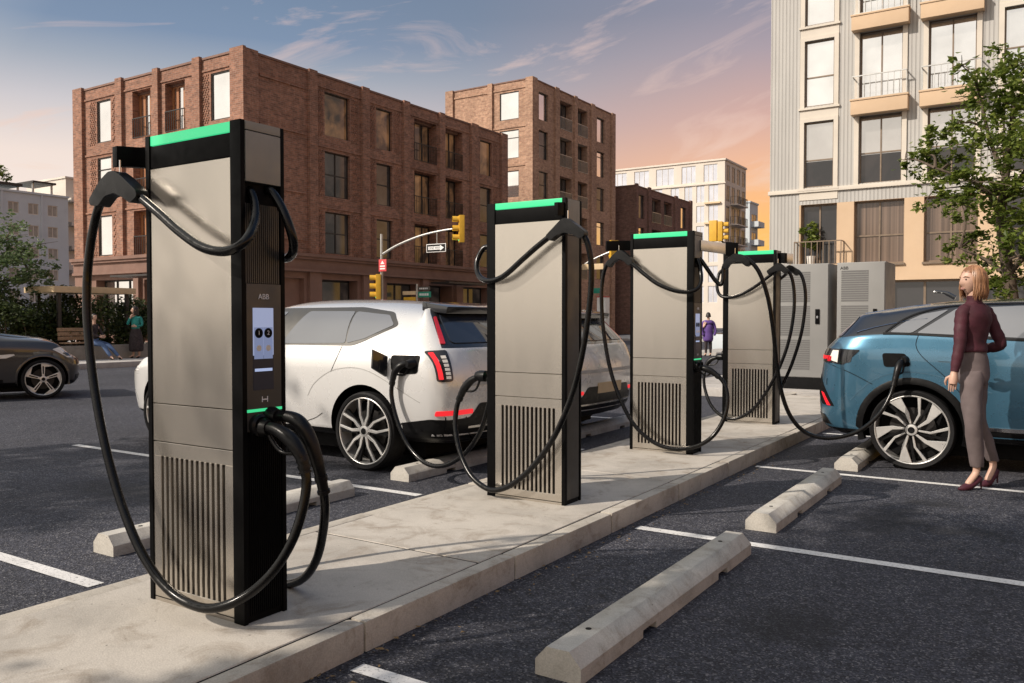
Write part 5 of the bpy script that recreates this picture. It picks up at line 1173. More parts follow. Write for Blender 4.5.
def head_mesh(c, fwd, s=1.0):
    """face with brow, nose, lips, chin and ears; c = middle of the head"""
    f = Vector((*fwd, 0)).normalized(); r = Vector((-f.y, f.x, 0)); b = MB(); n, l = 28, 22; c = Vector(c)
    def pt(a, e):
        x, y, z = math.cos(e) * math.cos(a), math.cos(e) * math.sin(a), math.sin(e)
        X, Y, Z = x * .096, y * .073, z * .118
        if z < 0: k = 1 - .38 * (-z) ** 1.5; Y *= k; X *= (1 - .12 * -z) if x > 0 else (1 - .42 * -z)
        fr = max(0, x) ** 3
        g = lambda aa, ee, sa, se: math.exp(-((a - aa) / sa) ** 2 - ((e - ee) / se) ** 2)
        X += .024 * g(0, -.20, .16, .16) + .012 * g(0, .02, .13, .2) + .006 * g(0, .26, .5, .1) + .010 * g(0, -.62, .3, .09) + .013 * g(0, -1.0, .45, .2)
        X -= .010 * (g(.36, .10, .17, .12) + g(-.36, .10, .17, .12)) + .005 * g(0, -.45, .3, .07)
        return c + (f * X + r * Y + Vector((0, 0, Z))) * s
    vs = []; fs = []
    for i in range(1, l):
        for j in range(n): vs.append(pt(-math.pi + 2 * math.pi * j / n, -math.pi / 2 + math.pi * i / l))
    for i in range(l - 2):
        for j in range(n): fs.append((i * n + j, i * n + (j + 1) % n, (i + 1) * n + (j + 1) % n, (i + 1) * n + j))
    t = len(vs); vs += [pt(0, -math.pi / 2), pt(0, math.pi / 2)]
    for j in range(n): fs.append((t, (j + 1) % n, j)); fs.append((t + 1, (l - 2) * n + j, (l - 2) * n + (j + 1) % n))
    b.add(vs, fs, 0)
    for sg in (1, -1):
        b.ball(c + (f * .080 + r * sg * .031 + Vector((0, 0, .012))) * s, .0085 * s, 8, 1)
        b.tube([c + (f * .093 + r * (sg * .013) + Vector((0, 0, .030))) * s, c + (f * .088 + r * (sg * .034) + Vector((0, 0, .037))) * s, c + (f * .072 + r * (sg * .052) + Vector((0, 0, .030))) * s], .0035 * s, 6, 3)
        b.ball(c + (r * sg * .074 - f * .004 + Vector((0, 0, -.005))) * s, (.018 * s, .012 * s, .03 * s), 8, 0)
    for dz, q in ((-.058, .0055), (-.067, .0065)): b.tube([c + (f * .085 - r * .021 + Vector((0, 0, dz))) * s, c + (f * .100 + Vector((0, 0, dz + .002))) * s, c + (f * .085 + r * .021 + Vector((0, 0, dz))) * s], [.002 * s, q * s, .002 * s], 6, 2)
    return b
def hand(b, wrist, d, thumb, s=1.0, curl=.5, mi=0):
    """palm and five fingers hanging from the wrist along d; thumb = side the thumb leaves"""
    d = Vector(d).normalized(); th = Vector(thumb); th = (th - d * th.dot(d)).normalized(); nrm = d.cross(th); w_ = Vector(wrist)
    b.tube([w_ - d * .02 * s, w_ + d * .02 * s, w_ + d * .055 * s, w_ + d * .09 * s], [.024 * s, .030 * s, .036 * s, .031 * s], 10, mi)
    for k, ln in enumerate((.070, .078, .073, .056)):
        o_ = th * (.024 - .016 * k) * s; p0 = w_ + d * .080 * s + o_; ps = [p0]; dr = d.copy()
        for q in range(3): dr = (dr + nrm * curl * .33).normalized(); ps.append(ps[-1] + dr * ln * s / 3)
        b.tube([p0 - d * .015 * s] + ps, [.0085 * s, .0088 * s, .008 * s, .0072 * s, .0055 * s], 8, mi)
    p0 = w_ + d * .03 * s + th * .024 * s; b.tube([p0, p0 + (d * .6 + th * .8) * .03 * s, p0 + (d * .9 + th * .6 + nrm * .2) * .055 * s, p0 + (d + th * .35 + nrm * .3) * .075 * s], [.012 * s, .0115 * s, .0095 * s, .007 * s], 8, mi)
    return b
def bob(c, fwd, s, length, mat, name, parent, open_a=1.02, back=1.0):
    """hair shell: crown, then strands falling to the given length, open over the face"""
    f = Vector((*fwd, 0)).normalized(); r = Vector((-f.y, f.x, 0)); c = Vector(c); n, l = 40, 16; rnd = random.Random(3)
    wob = [rnd.uniform(-.004, .004) for _ in range(n + 1)]; vs = []; fs = []; outer = []
    for lay in (0, 1):
        for i in range(l + 1):
            t = i / l
            for j in range(n + 1):
                a = open_a * (1 - .45 * max(0, .5 - t)) * 1.0 + (2 * math.pi - 2 * open_a) * j / n if t > .34 else (2 * math.pi) * j / n + 0.0
                if t <= .5: e = math.pi / 2 * (1 - t / .5) ; R_ = math.cos(e); Z = math.sin(e)
                else: R_ = 1; Z = -(t - .5) / .5
                rx, ry, rz = .106, .087, .128
                z = Z * rz if Z >= 0 else Z * length
                fl = 1 + (.12 * (-Z) - .20 * max(0, -Z - .6)) if Z < 0 else 1
                x = math.cos(a) * R_ * rx * fl - .012; y = math.sin(a) * R_ * ry * fl
                if x < 0: x *= back
                w_ = 1 + (wob[j] / .09 + .02 * math.sin(j * 2.1)) * min(1, t * 2)
                k = (1.0 if lay == 0 else .90)
                vs.append(c + (f * x * w_ * k + r * y * w_ * k + Vector((0, 0, z * (1 if lay == 0 else .97)))) * s)
    m = (l + 1) * (n + 1); cut = {}
    for lay in (0, 1):
        for i in range(l):
            for j in range(n):
                a, b_ = lay * m + i * (n + 1) + j, lay * m + (i + 1) * (n + 1) + j
                if i / l <= .34 < (i + 1) / l: pass
                q = (a, a + 1, b_ + 1, b_); fs.append(q if lay == 0 else q[::-1])
    for i in range(l):
        for j in (0, n): a = i * (n + 1) + j; fs.append((a, a + n + 1, m + a + n + 1, m + a))
    for j in range(n): a = l * (n + 1) + j; fs.append((a, a + 1, m + a + 1, m + a))
    return MB().add(vs, fs).build(name, mat, parent, sharp=70, world=False)
def figure(label, loc, yaw, J, parts, hairfn, headspec, hands, skin='skin', shoes=()):
    o = thing('person', label, 'person', loc); o.rotation_euler = (0, 0, yaw)
    return o

# --- the walking woman
M['hair2'] = plain('fair_hair_strands', (0.29, 0.145, 0.072), 0.45, 0, 0.45, 9, stretch=(5, 5, 1))
W = thing('person', 'woman with a blonde bob, burgundy blouse and taupe trousers walking past the blue car', 'person', ground(978, 487))
W.rotation_euler = (0, 0, YAW)
J = {'pelvis': (-.065, 0, 1.03, .10), 'waist': (-.06, .0, 1.17, .095), 'chest': (-.055, .0, 1.36, .105), 'neckb': (-.052, .0, 1.525, .05), 'neck': (-.062, .0, 1.60, .045),
     'lsh': (-.185, -.045, 1.475, .05), 'lel': (-.218, -.10, 1.185, .036), 'lwr': (-.272, -.115, .955, .023),
     'rsh': (.085, .045, 1.465, .05), 'rel': (.175, .02, 1.19, .037), 'rwr': (.045, .17, 1.135, .023),
     'lhip': (-.115, -.07, .94, .085), 'lkn': (-.105, -.14, .545, .052), 'lan': (-.068, -.10, .14, .030),
     'rhip': (-.005, .06, .94, .085), 'rkn': (.03, .05, .55, .052), 'ran': (.170, .07, .165, .030)}
E_ = [('pelvis', 'waist'), ('waist', 'chest'), ('chest', 'neckb'), ('neckb', 'neck'), ('chest', 'lsh'), ('lsh', 'lel'), ('lel', 'lwr'), ('chest', 'rsh'), ('rsh', 'rel'), ('rel', 'rwr'),
      ('pelvis', 'lhip'), ('lhip', 'lkn'), ('lkn', 'lan'), ('pelvis', 'rhip'), ('rhip', 'rkn'), ('rkn', 'ran')]
thin = {k: (*v[:3], v[3] * (.62 if k in ('pelvis', 'lhip', 'rhip', 'waist') else .8)) for k, v in J.items()}
for k in ('neck', 'lwr', 'rwr', 'lan', 'ran'): thin[k] = J[k]
thin['ltoe'] = (-.165, -.125, .035, .026); thin['rtoe'] = (.085, .03, .035, .026)
bodym = skinned(thin, E_ + [('lan', 'ltoe'), ('ran', 'rtoe')], 'pelvis')
hc = (-.075, 0, 1.705); hm = head_mesh(hc, (-1, -.18), 1.0)
hb = MB(); hand(hb, J['lwr'][:3], (-.12, 0, -1), (-.8, .5, 0), 1.0, .45); hand(hb, J['rwr'][:3], (-.8, .4, -.1), (0, 0, 1), 1.0, .8)
nb = MB(); nb.tube([(-.052, 0, 1.50), (-.06, 0, 1.57), (-.07, -.0, 1.65)], [.058, .047, .05], 14)
bm_ = bmesh.new(); me = bpy.data.meshes.new('body'); parts_ = [(bodym, None)]
hmm = hm.mesh(recalc=False)
k0 = bmesh.new(); k0.from_mesh(bodym)
for f in k0.faces: f.material_index = 0
k0.from_mesh(hmm); k0.from_mesh(hb.mesh()); k0.from_mesh(nb.mesh()); k0.to_mesh(me); k0.free()
finish(me, 'body', ['skin', 'eye', 'lip', 'hair'], W, 70, world=False)
hair_ = bob(hc, (-1, -.18), 1.0, .125, 'hair', 'hair', W)
def strands(c, fwd, n, length, seed, par, mat):
    f = Vector((*fwd, 0)).normalized(); r = Vector((-f.y, f.x, 0)); rn = random.Random(seed); b = MB(); c = Vector(c)
    for k in range(n):
        a = rn.uniform(.95, 2 * math.pi - .95); ln = length * rn.uniform(.72, 1.18); P = []; sw = rn.uniform(-.05, .05); fl = rn.uniform(.0, .22); a0 = a + rn.uniform(-.25, .25)
        for i in range(9):
            t = i / 8; e = math.pi / 2 * max(0, 1 - t / .42) * .93; z = math.sin(e) * .130 if t < .42 else -(t - .42) / .58 * ln; R_ = math.cos(e) if t < .42 else 1 + fl * (t - .42) - max(0, t - .8) * rn.uniform(.2, 1.3)
            aa = a0 + (a - a0) * min(1, t * 1.6) + sw * math.sin(t * 6 + k); w_ = 1.03 + .035 * math.sin(t * 7 + k * 1.7)
            P.append(c + f * (math.cos(aa) * R_ * .106 * w_ - .012) + r * (math.sin(aa) * R_ * .088 * w_) + Vector((0, 0, z)))
        q = rn.uniform(.0035, .0075); b.tube(spline(P, 2), [q * (1 - .75 * max(0, i / 16 - .6) / .4) for i in range(17)], 5)
    return b.build('hair_strand', mat, par, sharp=70, world=False)
strands(hc, (-1, -.18), 210, .140, 4, hair_, M['hair2'])
def loft(rings, n=22, fold=0.0, seed=1, cap=True):
    """rings: (x, y, z, rx, ry, turn); soft folds run round and along the cloth"""
    rn = random.Random(seed); ph = [rn.uniform(0, 6.28) for _ in range(6)]; rr = []
    for i in range(len(rings) - 1):
        p0 = rings[max(0, i - 1)]; p1 = rings[i]; p2 = rings[i + 1]; p3 = rings[min(len(rings) - 1, i + 2)]
        for k in range(5):
            t = k / 5; rr.append([0.5 * (2 * p1[q] + (p2[q] - p0[q]) * t + (2 * p0[q] - 5 * p1[q] + 4 * p2[q] - p3[q]) * t * t + (3 * p1[q] - p0[q] - 3 * p2[q] + p3[q]) * t ** 3) for q in range(6)])
    rr.append(list(rings[-1])); vs = []; fs = []
    for (x, y, z, rx, ry, tu) in rr:
        for j in range(n):
            a = 2 * math.pi * j / n; w_ = 1 + fold * (math.sin(3 * a + z * 21 + ph[0]) + .8 * math.sin(5 * a - z * 34 + ph[1]) + .7 * math.sin(2 * a + z * 55 + ph[2]))
            u, v = rx * math.cos(a) * w_, ry * math.sin(a) * w_
            vs.append((x + u * math.cos(tu) - v * math.sin(tu), y + u * math.sin(tu) + v * math.cos(tu), z + fold * .12 * math.sin(4 * a + ph[3])))
    m = len(rr)
    for i in range(m - 1):
        for j in range(n): fs.append((i * n + j, i * n + (j + 1) % n, (i + 1) * n + (j + 1) % n, (i + 1) * n + j))
    if cap: fs += [tuple(range(n - 1, -1, -1)), tuple(range((m - 1) * n, m * n))]
    return vs, fs
b = MB()
b.add(*loft([(-.060, .01, 1.125, .128, .108, .5), (-.060, .01, 1.145, .132, .110, .5), (-.060, .01, 1.20, .118, .098, .45), (-.058, .005, 1.28, .130, .102, .4), (-.054, 0, 1.38, .150, .112, .38), (-.050, 0, 1.455, .150, .098, .38), (-.050, 0, 1.505, .105, .075, .35), (-.054, 0, 1.535, .062, .058, .3), (-.058, 0, 1.585, .056, .056, .3)], 30, .022, 3))
def sleeve(pts, rs, seed):
    P = spline(pts, 6); n = len(P); rn = random.Random(seed); R_ = []
    for i in range(n):
        u = i / (n - 1) * (len(rs) - 1); k = min(int(u), len(rs) - 2); R_.append((rs[k] + (rs[k + 1] - rs[k]) * (u - k)) * (1 + .05 * math.sin(i * 1.9 + seed) + rn.uniform(-.02, .02)))
    b.tube(P, R_, 16)
sleeve([(-.125, -.03, 1.475), (-.175, -.05, 1.44), (-.203, -.075, 1.33), (-.222, -.10, 1.19), (-.25, -.11, 1.06), (-.270, -.115, .965)], [.05, .055, .050, .046, .041, .030], 2)
sleeve([(.03, .03, 1.47), (.080, .045, 1.435), (.132, .038, 1.32), (.18, .022, 1.185), (.115, .10, 1.15), (.045, .17, 1.135)], [.05, .055, .050, .046, .041, .030], 5)
b.build('blouse', 'burgundy', W, sharp=75, world=False)
b = MB()
b.add(*loft([(-.060, .01, 1.15, .112, .092, .5), (-.058, .01, 1.06, .130, .112, .5), (-.056, .01, .97, .140, .122, .5), (-.058, .0, .90, .128, .118, .5), (-.06, 0, .855, .09, .10, .5)], 26, .006, 4))
b.add(*loft([(-.085, -.035, .97, .085, .085, .3), (-.105, -.07, .88, .088, .086, .3), (-.122, -.10, .74, .080, .080, .3), (-.128, -.14, .56, .064, .066, .3), (-.098, -.125, .38, .064, .064, .3), (-.072, -.105, .205, .050, .052, .3), (-.070, -.103, .195, .046, .048, .3)], 24, .022, 6))
b.add(*loft([(-.02, .045, .97, .090, .090, .3), (.005, .06, .88, .092, .090, .3), (.005, .06, .74, .082, .080, .3), (.012, .045, .56, .066, .066, .3), (.085, .06, .38, .066, .062, .3), (.150, .068, .225, .050, .052, .3), (.153, .068, .215, .046, .048, .3)], 24, .022, 8))
b.build('trousers', 'taupe', W, sharp=75, world=False)
def heel(p_an, p_toe, name='shoe'):
    a, t = Vector(p_an), Vector(p_toe); d = (t - a); d.z = 0; d.normalize(); hl = a - d * .035 + Vector((0, 0, -.055)); hl.z = max(hl.z, .07)
    b = MB(); b.tube([hl + Vector((0, 0, .015)), hl + d * .03 + Vector((0, 0, -.008)), hl.lerp(t, .5) + Vector((0, 0, -.012)), Vector((t.x, t.y, t.z - .006)) - d * .02, Vector((t.x, t.y, .016)) + d * .035, Vector((t.x, t.y, .012)) + d * .075], [.024, .029, .029, .034, .028, .008], 12)
    b.tube([hl + Vector((0, 0, -.0)), hl - d * .008 + Vector((0, 0, -.035)), Vector((hl.x - d.x * .012, hl.y - d.y * .012, max(0.0, hl.z - .095)))], [.020, .009, .0055], 8)
    return b.build(name, 'shoe', W, sharp=50, world=False)
heel(J['lan'][:3], (-.165, -.125, .035)); heel(J['ran'][:3], (.085, .03, .035))

def small_person(label, loc, J, E_, root, clothes, head, hairmat, hairlen, hands, fwd, extra=None):
    o = thing('person', label, 'person', loc); o.rotation_euler = (0, 0, YAW)
    me = bpy.data.meshes.new('body'); k0 = bmesh.new(); k0.from_mesh(skinned(J, E_, root))
    for f in k0.faces: f.material_index = 0
    k0.from_mesh(head_mesh(head, fwd, .98).mesh(recalc=False)); hb = MB()
    for (w_, d, t) in hands: hand(hb, w_, d, t, .95, .6)
    hb.tube([Vector(head) + Vector((0, 0, -.2)), Vector(head) + Vector((0, 0, -.06))], .05, 10); k0.from_mesh(hb.mesh()); k0.to_mesh(me); k0.free()
    finish(me, 'body', ['skin', 'eye', 'lip', hairmat], o, 70, world=False); bob(head, fwd, .98, hairlen, hairmat, 'hair', o)
    for nm, mat, nd, ed, rt in clothes: finish(skinned(nd, ed, rt), nm, mat, o, 70, world=False)
    return o
def sub(J, ks, k): return {q: (*J[q][:3], J[q][3] * k) for q in ks}
# seated man
J = {'pel': (-.16, .05, .55, .11), 'chest': (-.12, .02, .92, .12), 'neck': (-.09, 0, 1.12, .05), 'lsh': (-.16, -.16, 1.02, .06), 'lel': (-.02, -.20, .76, .045), 'lwr': (.14, -.10, .70, .03), 'rsh': (-.08, .18, 1.02, .06), 'rel': (.04, .22, .78, .045), 'rwr': (.16, .08, .72, .03),
     'lhip': (-.10, -.08, .53, .085), 'lkn': (.24, -.12, .46, .065), 'lan': (.50, -.16, .09, .045), 'lto': (.60, -.24, .035, .035), 'rhip': (-.10, .14, .53, .085), 'rkn': (.30, .12, .44, .065), 'ran': (.62, .08, .09, .045), 'rto': (.74, .02, .035, .035)}
E2 = [('pel', 'chest'), ('chest', 'neck'), ('chest', 'lsh'), ('lsh', 'lel'), ('lel', 'lwr'), ('chest', 'rsh'), ('rsh', 'rel'), ('rel', 'rwr'), ('pel', 'lhip'), ('lhip', 'lkn'), ('lkn', 'lan'), ('lan', 'lto'), ('pel', 'rhip'), ('rhip', 'rkn'), ('rkn', 'ran'), ('ran', 'rto')]
g0 = atX(97, 350, -24.12)
small_person('man in a dark jacket and blue jeans sitting on the planter edge', (g0.x, g0.y, .15), {k: (*v[:3], v[3] * .85) for k, v in J.items()}, E2, 'pel',
    [('jacket', 'darkcloth', sub(J, ['pel', 'chest', 'neck', 'lsh', 'lel', 'lwr', 'rsh', 'rel', 'rwr'], 1.1), E2[:8], 'pel'), ('jeans', 'denim', sub(J, ['pel', 'lhip', 'lkn', 'lan', 'rhip', 'rkn', 'ran'], 1.08), [E2[8], E2[9], E2[10], E2[12], E2[13], E2[14]], 'pel'),
     ('shoe', 'bevel_black', {'a': (*J['lan'][:2], .06, .05), 'b': J['lto']}, [('a', 'b')], 'a'), ('shoe', 'bevel_black', {'a': (*J['ran'][:2], .06, .05), 'b': J['rto']}, [('a', 'b')], 'a')],
    (-.07, -.01, 1.27), 'darkhair', .03, [(J['lwr'][:3], (.8, .5, -.2), (0, 0, 1)), (J['rwr'][:3], (.8, -.5, -.2), (0, 0, 1))], (.9, -.45))
# standing woman
J = {'pel': (0, 0, .86, .12), 'chest': (0, 0, 1.16, .11), 'neck': (0, 0, 1.36, .045), 'lsh': (-.14, -.04, 1.28, .05), 'lel': (-.20, -.12, 1.05, .04), 'lwr': (-.10, -.14, 1.26, .026), 'rsh': (.15, .03, 1.28, .05), 'rel': (.20, .02, 1.03, .04), 'rwr': (.06, -.10, 1.0, .026),
     'lhip': (-.08, 0, .82, .09), 'lkn': (-.08, -.02, .46, .06), 'lan': (-.08, 0, .09, .04), 'lto': (-.16, -.08, .03, .03), 'rhip': (.08, 0, .82, .09), 'rkn': (.08, -.01, .46, .06), 'ran': (.10, .02, .09, .04), 'rto': (.03, -.07, .03, .03)}
g0 = atX(136, 350, -24.15)
sk_ = {'a': (0, 0, .98, .13), 'b': (0, 0, .80, .18), 'c': (.01, 0, .55, .22), 'd': (.01, 0, .25, .24), 'e': (.01, 0, .20, .20)}
small_person('dark haired woman in a teal top and long patterned skirt standing beside the seated man', (g0.x, g0.y, .15), {k: (*v[:3], v[3] * .85) for k, v in J.items()}, E2, 'pel',
    [('top', 'teal', sub(J, ['pel', 'chest', 'neck', 'lsh', 'lel', 'lwr', 'rsh', 'rel', 'rwr'], 1.12), E2[:8], 'pel'), ('skirt', 'darkcloth', sk_, [('a', 'b'), ('b', 'c'), ('c', 'd'), ('d', 'e')], 'a'),
     ('shoe', 'bevel_black', {'a': (*J['lan'][:2], .05, .045), 'b': J['lto']}, [('a', 'b')], 'a'), ('shoe', 'bevel_black', {'a': (*J['ran'][:2], .05, .045), 'b': J['rto']}, [('a', 'b')], 'a')],
    (-.02, -.02, 1.50), 'darkhair', .16, [(J['lwr'][:3], (.3, .3, 1), (1, 0, 0)), (J['rwr'][:3], (-.8, -.3, 0), (0, 0, 1))], (-.8, -.5))
# purple coat
g0 = ground(708, 356)
co_ = {'a': (0, 0, 1.26, .12), 'b': (0, 0, 1.0, .19), 'c': (0, 0, .60, .21), 'd': (0, 0, .52, .17), 'l': (-.19, 0, 1.24, .07), 'l2': (-.26, -.05, .95, .06), 'l3': (-.2, -.12, .75, .05), 'r': (.19, 0, 1.24, .07), 'r2': (.26, -.05, .95, .06), 'r3': (.2, -.12, .75, .05)}
small_person('person in a purple coat seen between the last two charging posts', (g0.x, g0.y, 0), {k: (*v[:3], v[3] * .85) for k, v in J.items()}, E2, 'pel',
    [('coat', 'purple', co_, [('a', 'b'), ('b', 'c'), ('c', 'd'), ('a', 'l'), ('l', 'l2'), ('l2', 'l3'), ('a', 'r'), ('r', 'r2'), ('r2', 'r3')], 'b'), ('trousers', 'darkcloth', sub(J, ['pel', 'lhip', 'lkn', 'lan', 'rhip', 'rkn', 'ran'], 1.08), [E2[8], E2[9], E2[10], E2[12], E2[13], E2[14]], 'pel'),
     ('shoe', 'bevel_black', {'a': (*J['lan'][:2], .05, .045), 'b': J['lto']}, [('a', 'b')], 'a'), ('shoe', 'bevel_black', {'a': (*J['ran'][:2], .05, .045), 'b': J['rto']}, [('a', 'b')], 'a')],
    (0, -.02, 1.50), 'darkhair', .06, [], (.3, .95))

# ------------------------------------------------------------------ trees and shrubs
def leaves(b, c, r, n, size, rnd, flat=.75):
    for _ in range(n):
        while True:
            p = Vector((rnd.uniform(-1, 1), rnd.uniform(-1, 1), rnd.uniform(-1, 1)))
            if .25 < p.length < 1: break
        p = Vector(c) + Vector((p.x * r, p.y * r, p.z * r * flat)); s = size * rnd.uniform(.6, 1.25)
        u = Vector((rnd.gauss(0, 1), rnd.gauss(0, 1), rnd.gauss(0, .5))).normalized(); w_ = u.cross(Vector((rnd.gauss(0, .6), rnd.gauss(0, .6), 1))).normalized()
        k = len(b.v); n_ = u.cross(w_) * s * .12
        b.v += [tuple(p - u * s * .5), tuple(p + w_ * s * .3 + n_), tuple(p + u * s * .55), tuple(p - w_ * s * .3 + n_)]; b.f.append((k, k + 1, k + 2, k + 3)); b.m.append(0)
def tree(name, label, base, limbs, clumps, leafmat, size, dens, group=None, seed=1, tr=.12):
    rnd = random.Random(seed); o = thing(name, label, 'tree', base, group); t = MB()
    for pts, r0, r1 in limbs: P = spline(pts, 5); t.tube(P, [r0 + (r1 - r0) * i / (len(P) - 1) for i in range(len(P))], 8)
    # a twig to each clump from the nearest limb point
    nodes = [Vector(p) for pts, _, _ in limbs for p in spline(pts, 4)[4:]]
    for c, r in clumps:
        c = Vector(c); q = min(nodes, key=lambda v: (v - c).length + (0.6 if v.z > c.z else 0)); m = (q + c) / 2 + Vector((rnd.uniform(-.15, .15), rnd.uniform(-.15, .15), .12))
        t.tube(spline([q, m, c], 4), [tr * .3 * (1 - i / 10) for i in range(9)], 5)
        for _ in range(4): e = c + Vector((rnd.gauss(0, .5), rnd.gauss(0, .5), rnd.gauss(0, .35))) * r; t.tube([c, (c + e) / 2 + Vector((0, 0, .04)), e], [tr * .12, tr * .09, tr * .05], 4)
    t.build('trunk', 'bark', o, sharp=60)
    b = MB()
    for c, r in clumps:
        c = Vector(c); n = int(dens * r * r); q = max(5, int(15 * r))
        for k in range(q):   # many small tufts, some far out, leave gaps and a ragged edge
            d = Vector((rnd.gauss(0, 1), rnd.gauss(0, 1), rnd.gauss(0, .85))); d = d.normalized() * (rnd.uniform(.15, 1.12) * r)
            leaves(b, c + d, r * rnd.uniform(.16, .40), int(n / q * rnd.uniform(.5, 1.3)), size * rnd.uniform(.85, 1.1), rnd, .7)
        leaves(b, c, r * 1.15, n // 9, size, rnd, .85)
    b.build('crown', leafmat, o, sharp=None, recalc=False); return o
rnd = random.Random(11); YT = 21.0
cl = [(990, 78, .7), (1014, 72, .7), (973, 98, .65), (1005, 105, .9), (953, 128, .55), (984, 138, .85), (1017, 150, 1.0), (925, 156, .55), (905, 160, .32), (945, 170, .75), (972, 182, .8), (1003, 190, .9), (934, 190, .45), (962, 205, .45),
      (1022, 212, .85), (1006, 243, .55), (972, 243, .5), (951, 248, .45), (986, 262, .5), (1017, 277, .6), (1002, 290, .4), (962, 66, .3), (1042, 110, 1.1), (1055, 185, 1.2), (1060, 85, 1.0), (1048, 255, 1.0), (1090, 135, 1.3), (1100, 210, 1.3)]
clumps = [(atY(x, y, YT + rnd.uniform(-1.2, 1.2)), r) for x, y, r in cl]
P_ = lambda x, y, dy=0: atY(x, y, YT + dy)
bx = P_(1016, 362)
tree('street_tree', 'broad leafy street tree in front of the ribbed building behind the blue car', (bx.x, bx.y, 0.0),
     [([(bx.x, bx.y, 0), P_(1013, 310), P_(1006, 260), P_(1001, 215), P_(1008, 160), P_(1015, 100)], .16, .05), ([P_(1003, 225), P_(990, 195, -.2), P_(968, 180, -.3), P_(935, 168, -.4)], .075, .02), ([P_(1010, 280), P_(990, 262, .2), P_(960, 248, .3)], .06, .02),
      ([P_(1006, 200), P_(1030, 165, .3), P_(1055, 120, .4), P_(1075, 60, .5)], .08, .025), ([P_(1004, 175), P_(990, 140, .2), P_(980, 95, .2)], .06, .02), ([P_(1012, 270), P_(1040, 240, -.2), P_(1085, 205, -.4)], .07, .02)],
     clumps, 'leaf', .14, 800, seed=4)
XT = -27.0; Q_ = lambda x, y, d=0: atX(x, y, XT + d); rnd = random.Random(5)
cl = [(5, 240, .8), (24, 249, .7), (41, 265, .5), (15, 264, 1.0), (0, 284, 1.0), (30, 284, .55), (-14, 245, 1.1), (-25, 270, 1.3), (46, 274, .35), (-45, 255, 1.2)]
q0 = Q_(-18, 352)
tree('street_tree', 'soft green tree at the left edge in front of the pale grey building', (q0.x, q0.y, .15), [([(q0.x, q0.y, .15), Q_(-18, 320), Q_(-15, 285), Q_(-14, 240)], .14, .05), ([Q_(-15, 300), Q_(5, 283), Q_(28, 270)], .05, .02), ([Q_(-15, 270), Q_(-28, 245), Q_(-40, 225)], .06, .02)],
     [(Q_(x, y, rnd.uniform(-1, 1)), r) for x, y, r in cl], 'leafsoft', .15, 520, seed=8)
for (bx_, by_, hh_, cr_, sd, lb) in ((-4.4, -3.6, 7.0, 3.5, 21, 'dense leafy tree added behind the camera to shade the empty right bays'), (-12.9, -4.6, 7.4, 2.1, 22, 'slender leafy tree added behind the camera to dapple the left bays')):  # unseen trees, added behind the camera only to throw shade on the bays
    rnd = random.Random(sd); cp = []
    for k in range(52 if cr_ > 3 else 12):
        d = Vector((rnd.gauss(0, 1), rnd.gauss(0, 1), rnd.gauss(0, .7))); d = d.normalized() * cr_ * rnd.uniform(.2, .95); cp.append((Vector((bx_, by_, hh_)) + Vector((d.x, d.y, d.z * .62)), rnd.uniform(.8, 1.15)))
    tree('street_tree', lb, (bx_, by_, 0), [([(bx_, by_, 0), (bx_ + .1, by_, 2.5), (bx_, by_ + .1, hh_ - 1), (bx_ + .1, by_, hh_ + 1)], .17, .06), ([(bx_, by_, 4.0), (bx_ + 1, by_ + .5, 5.4), (bx_ + 1.9, by_ + .8, 6.6)], .08, .03), ([(bx_, by_, 4.2), (bx_ - 1, by_ - .5, 5.6), (bx_ - 1.8, by_ - .6, 6.6)], .08, .03)], cp, 'leaf', .2, 330, seed=sd)
tc_ = Vector((-112.5, 54.2, 17.4))
tree('roof_tree', 'small round tree on the roof terrace of the pale grey building', tuple(tc_), [([tc_, tc_ + Vector((0, 0, 1)), tc_ + Vector((0, .2, 2.2))], .12, .06)],
     [(tc_ + Vector((0, y, z)), r) for y, z, r in ((-.9, 2.3, .9), (.8, 2.6, 1.0), (0, 3.2, .9), (1.5, 1.7, .7), (.1, 2.2, 1.0))], 'leaf', .35, 160, seed=2, tr=.2)
SG = 'shrubs in the planter by the sidewalk'
for i, (x, y, r, hz, lb) in enumerate([(6, 318, 1.0, 1.5, 'leftmost dark shrub, behind the roof of the grey hatchback'), (33, 314, .95, 1.7, 'dark shrub above the bonnet of the grey hatchback'), (57, 312, .9, 1.8, 'dark shrub behind the wooden bench'),
        (80, 309, .95, 1.9, 'taller dark shrub left of the seated man'), (112, 314, .85, 1.6, 'dark shrub between the seated man and the standing woman'), (139, 312, .7, 1.6, 'dark shrub behind the standing woman')]):
    c = atX(x, y, -25.6); o = thing('shrub', lb, 'shrub', (c.x, c.y, .15), SG); rn = random.Random(30 + i); b = MB(); t = MB()
    for k in range(13):
        p = Vector((c.x + rn.gauss(0, .35), c.y + rn.gauss(0, .42), rn.uniform(.5, 1.0 + hz * .62))); leaves(b, p, rn.uniform(.3, .52), 230, .125, rn); t.tube([(c.x + rn.gauss(0, .1), c.y + rn.gauss(0, .1), .15), (p + Vector((c.x, c.y, .15))) / 2, p], [.03, .02, .008], 5)
    b.build('foliage', 'leafdark', o, sharp=None, recalc=False); t.build('stem', 'bark', o, sharp=60)
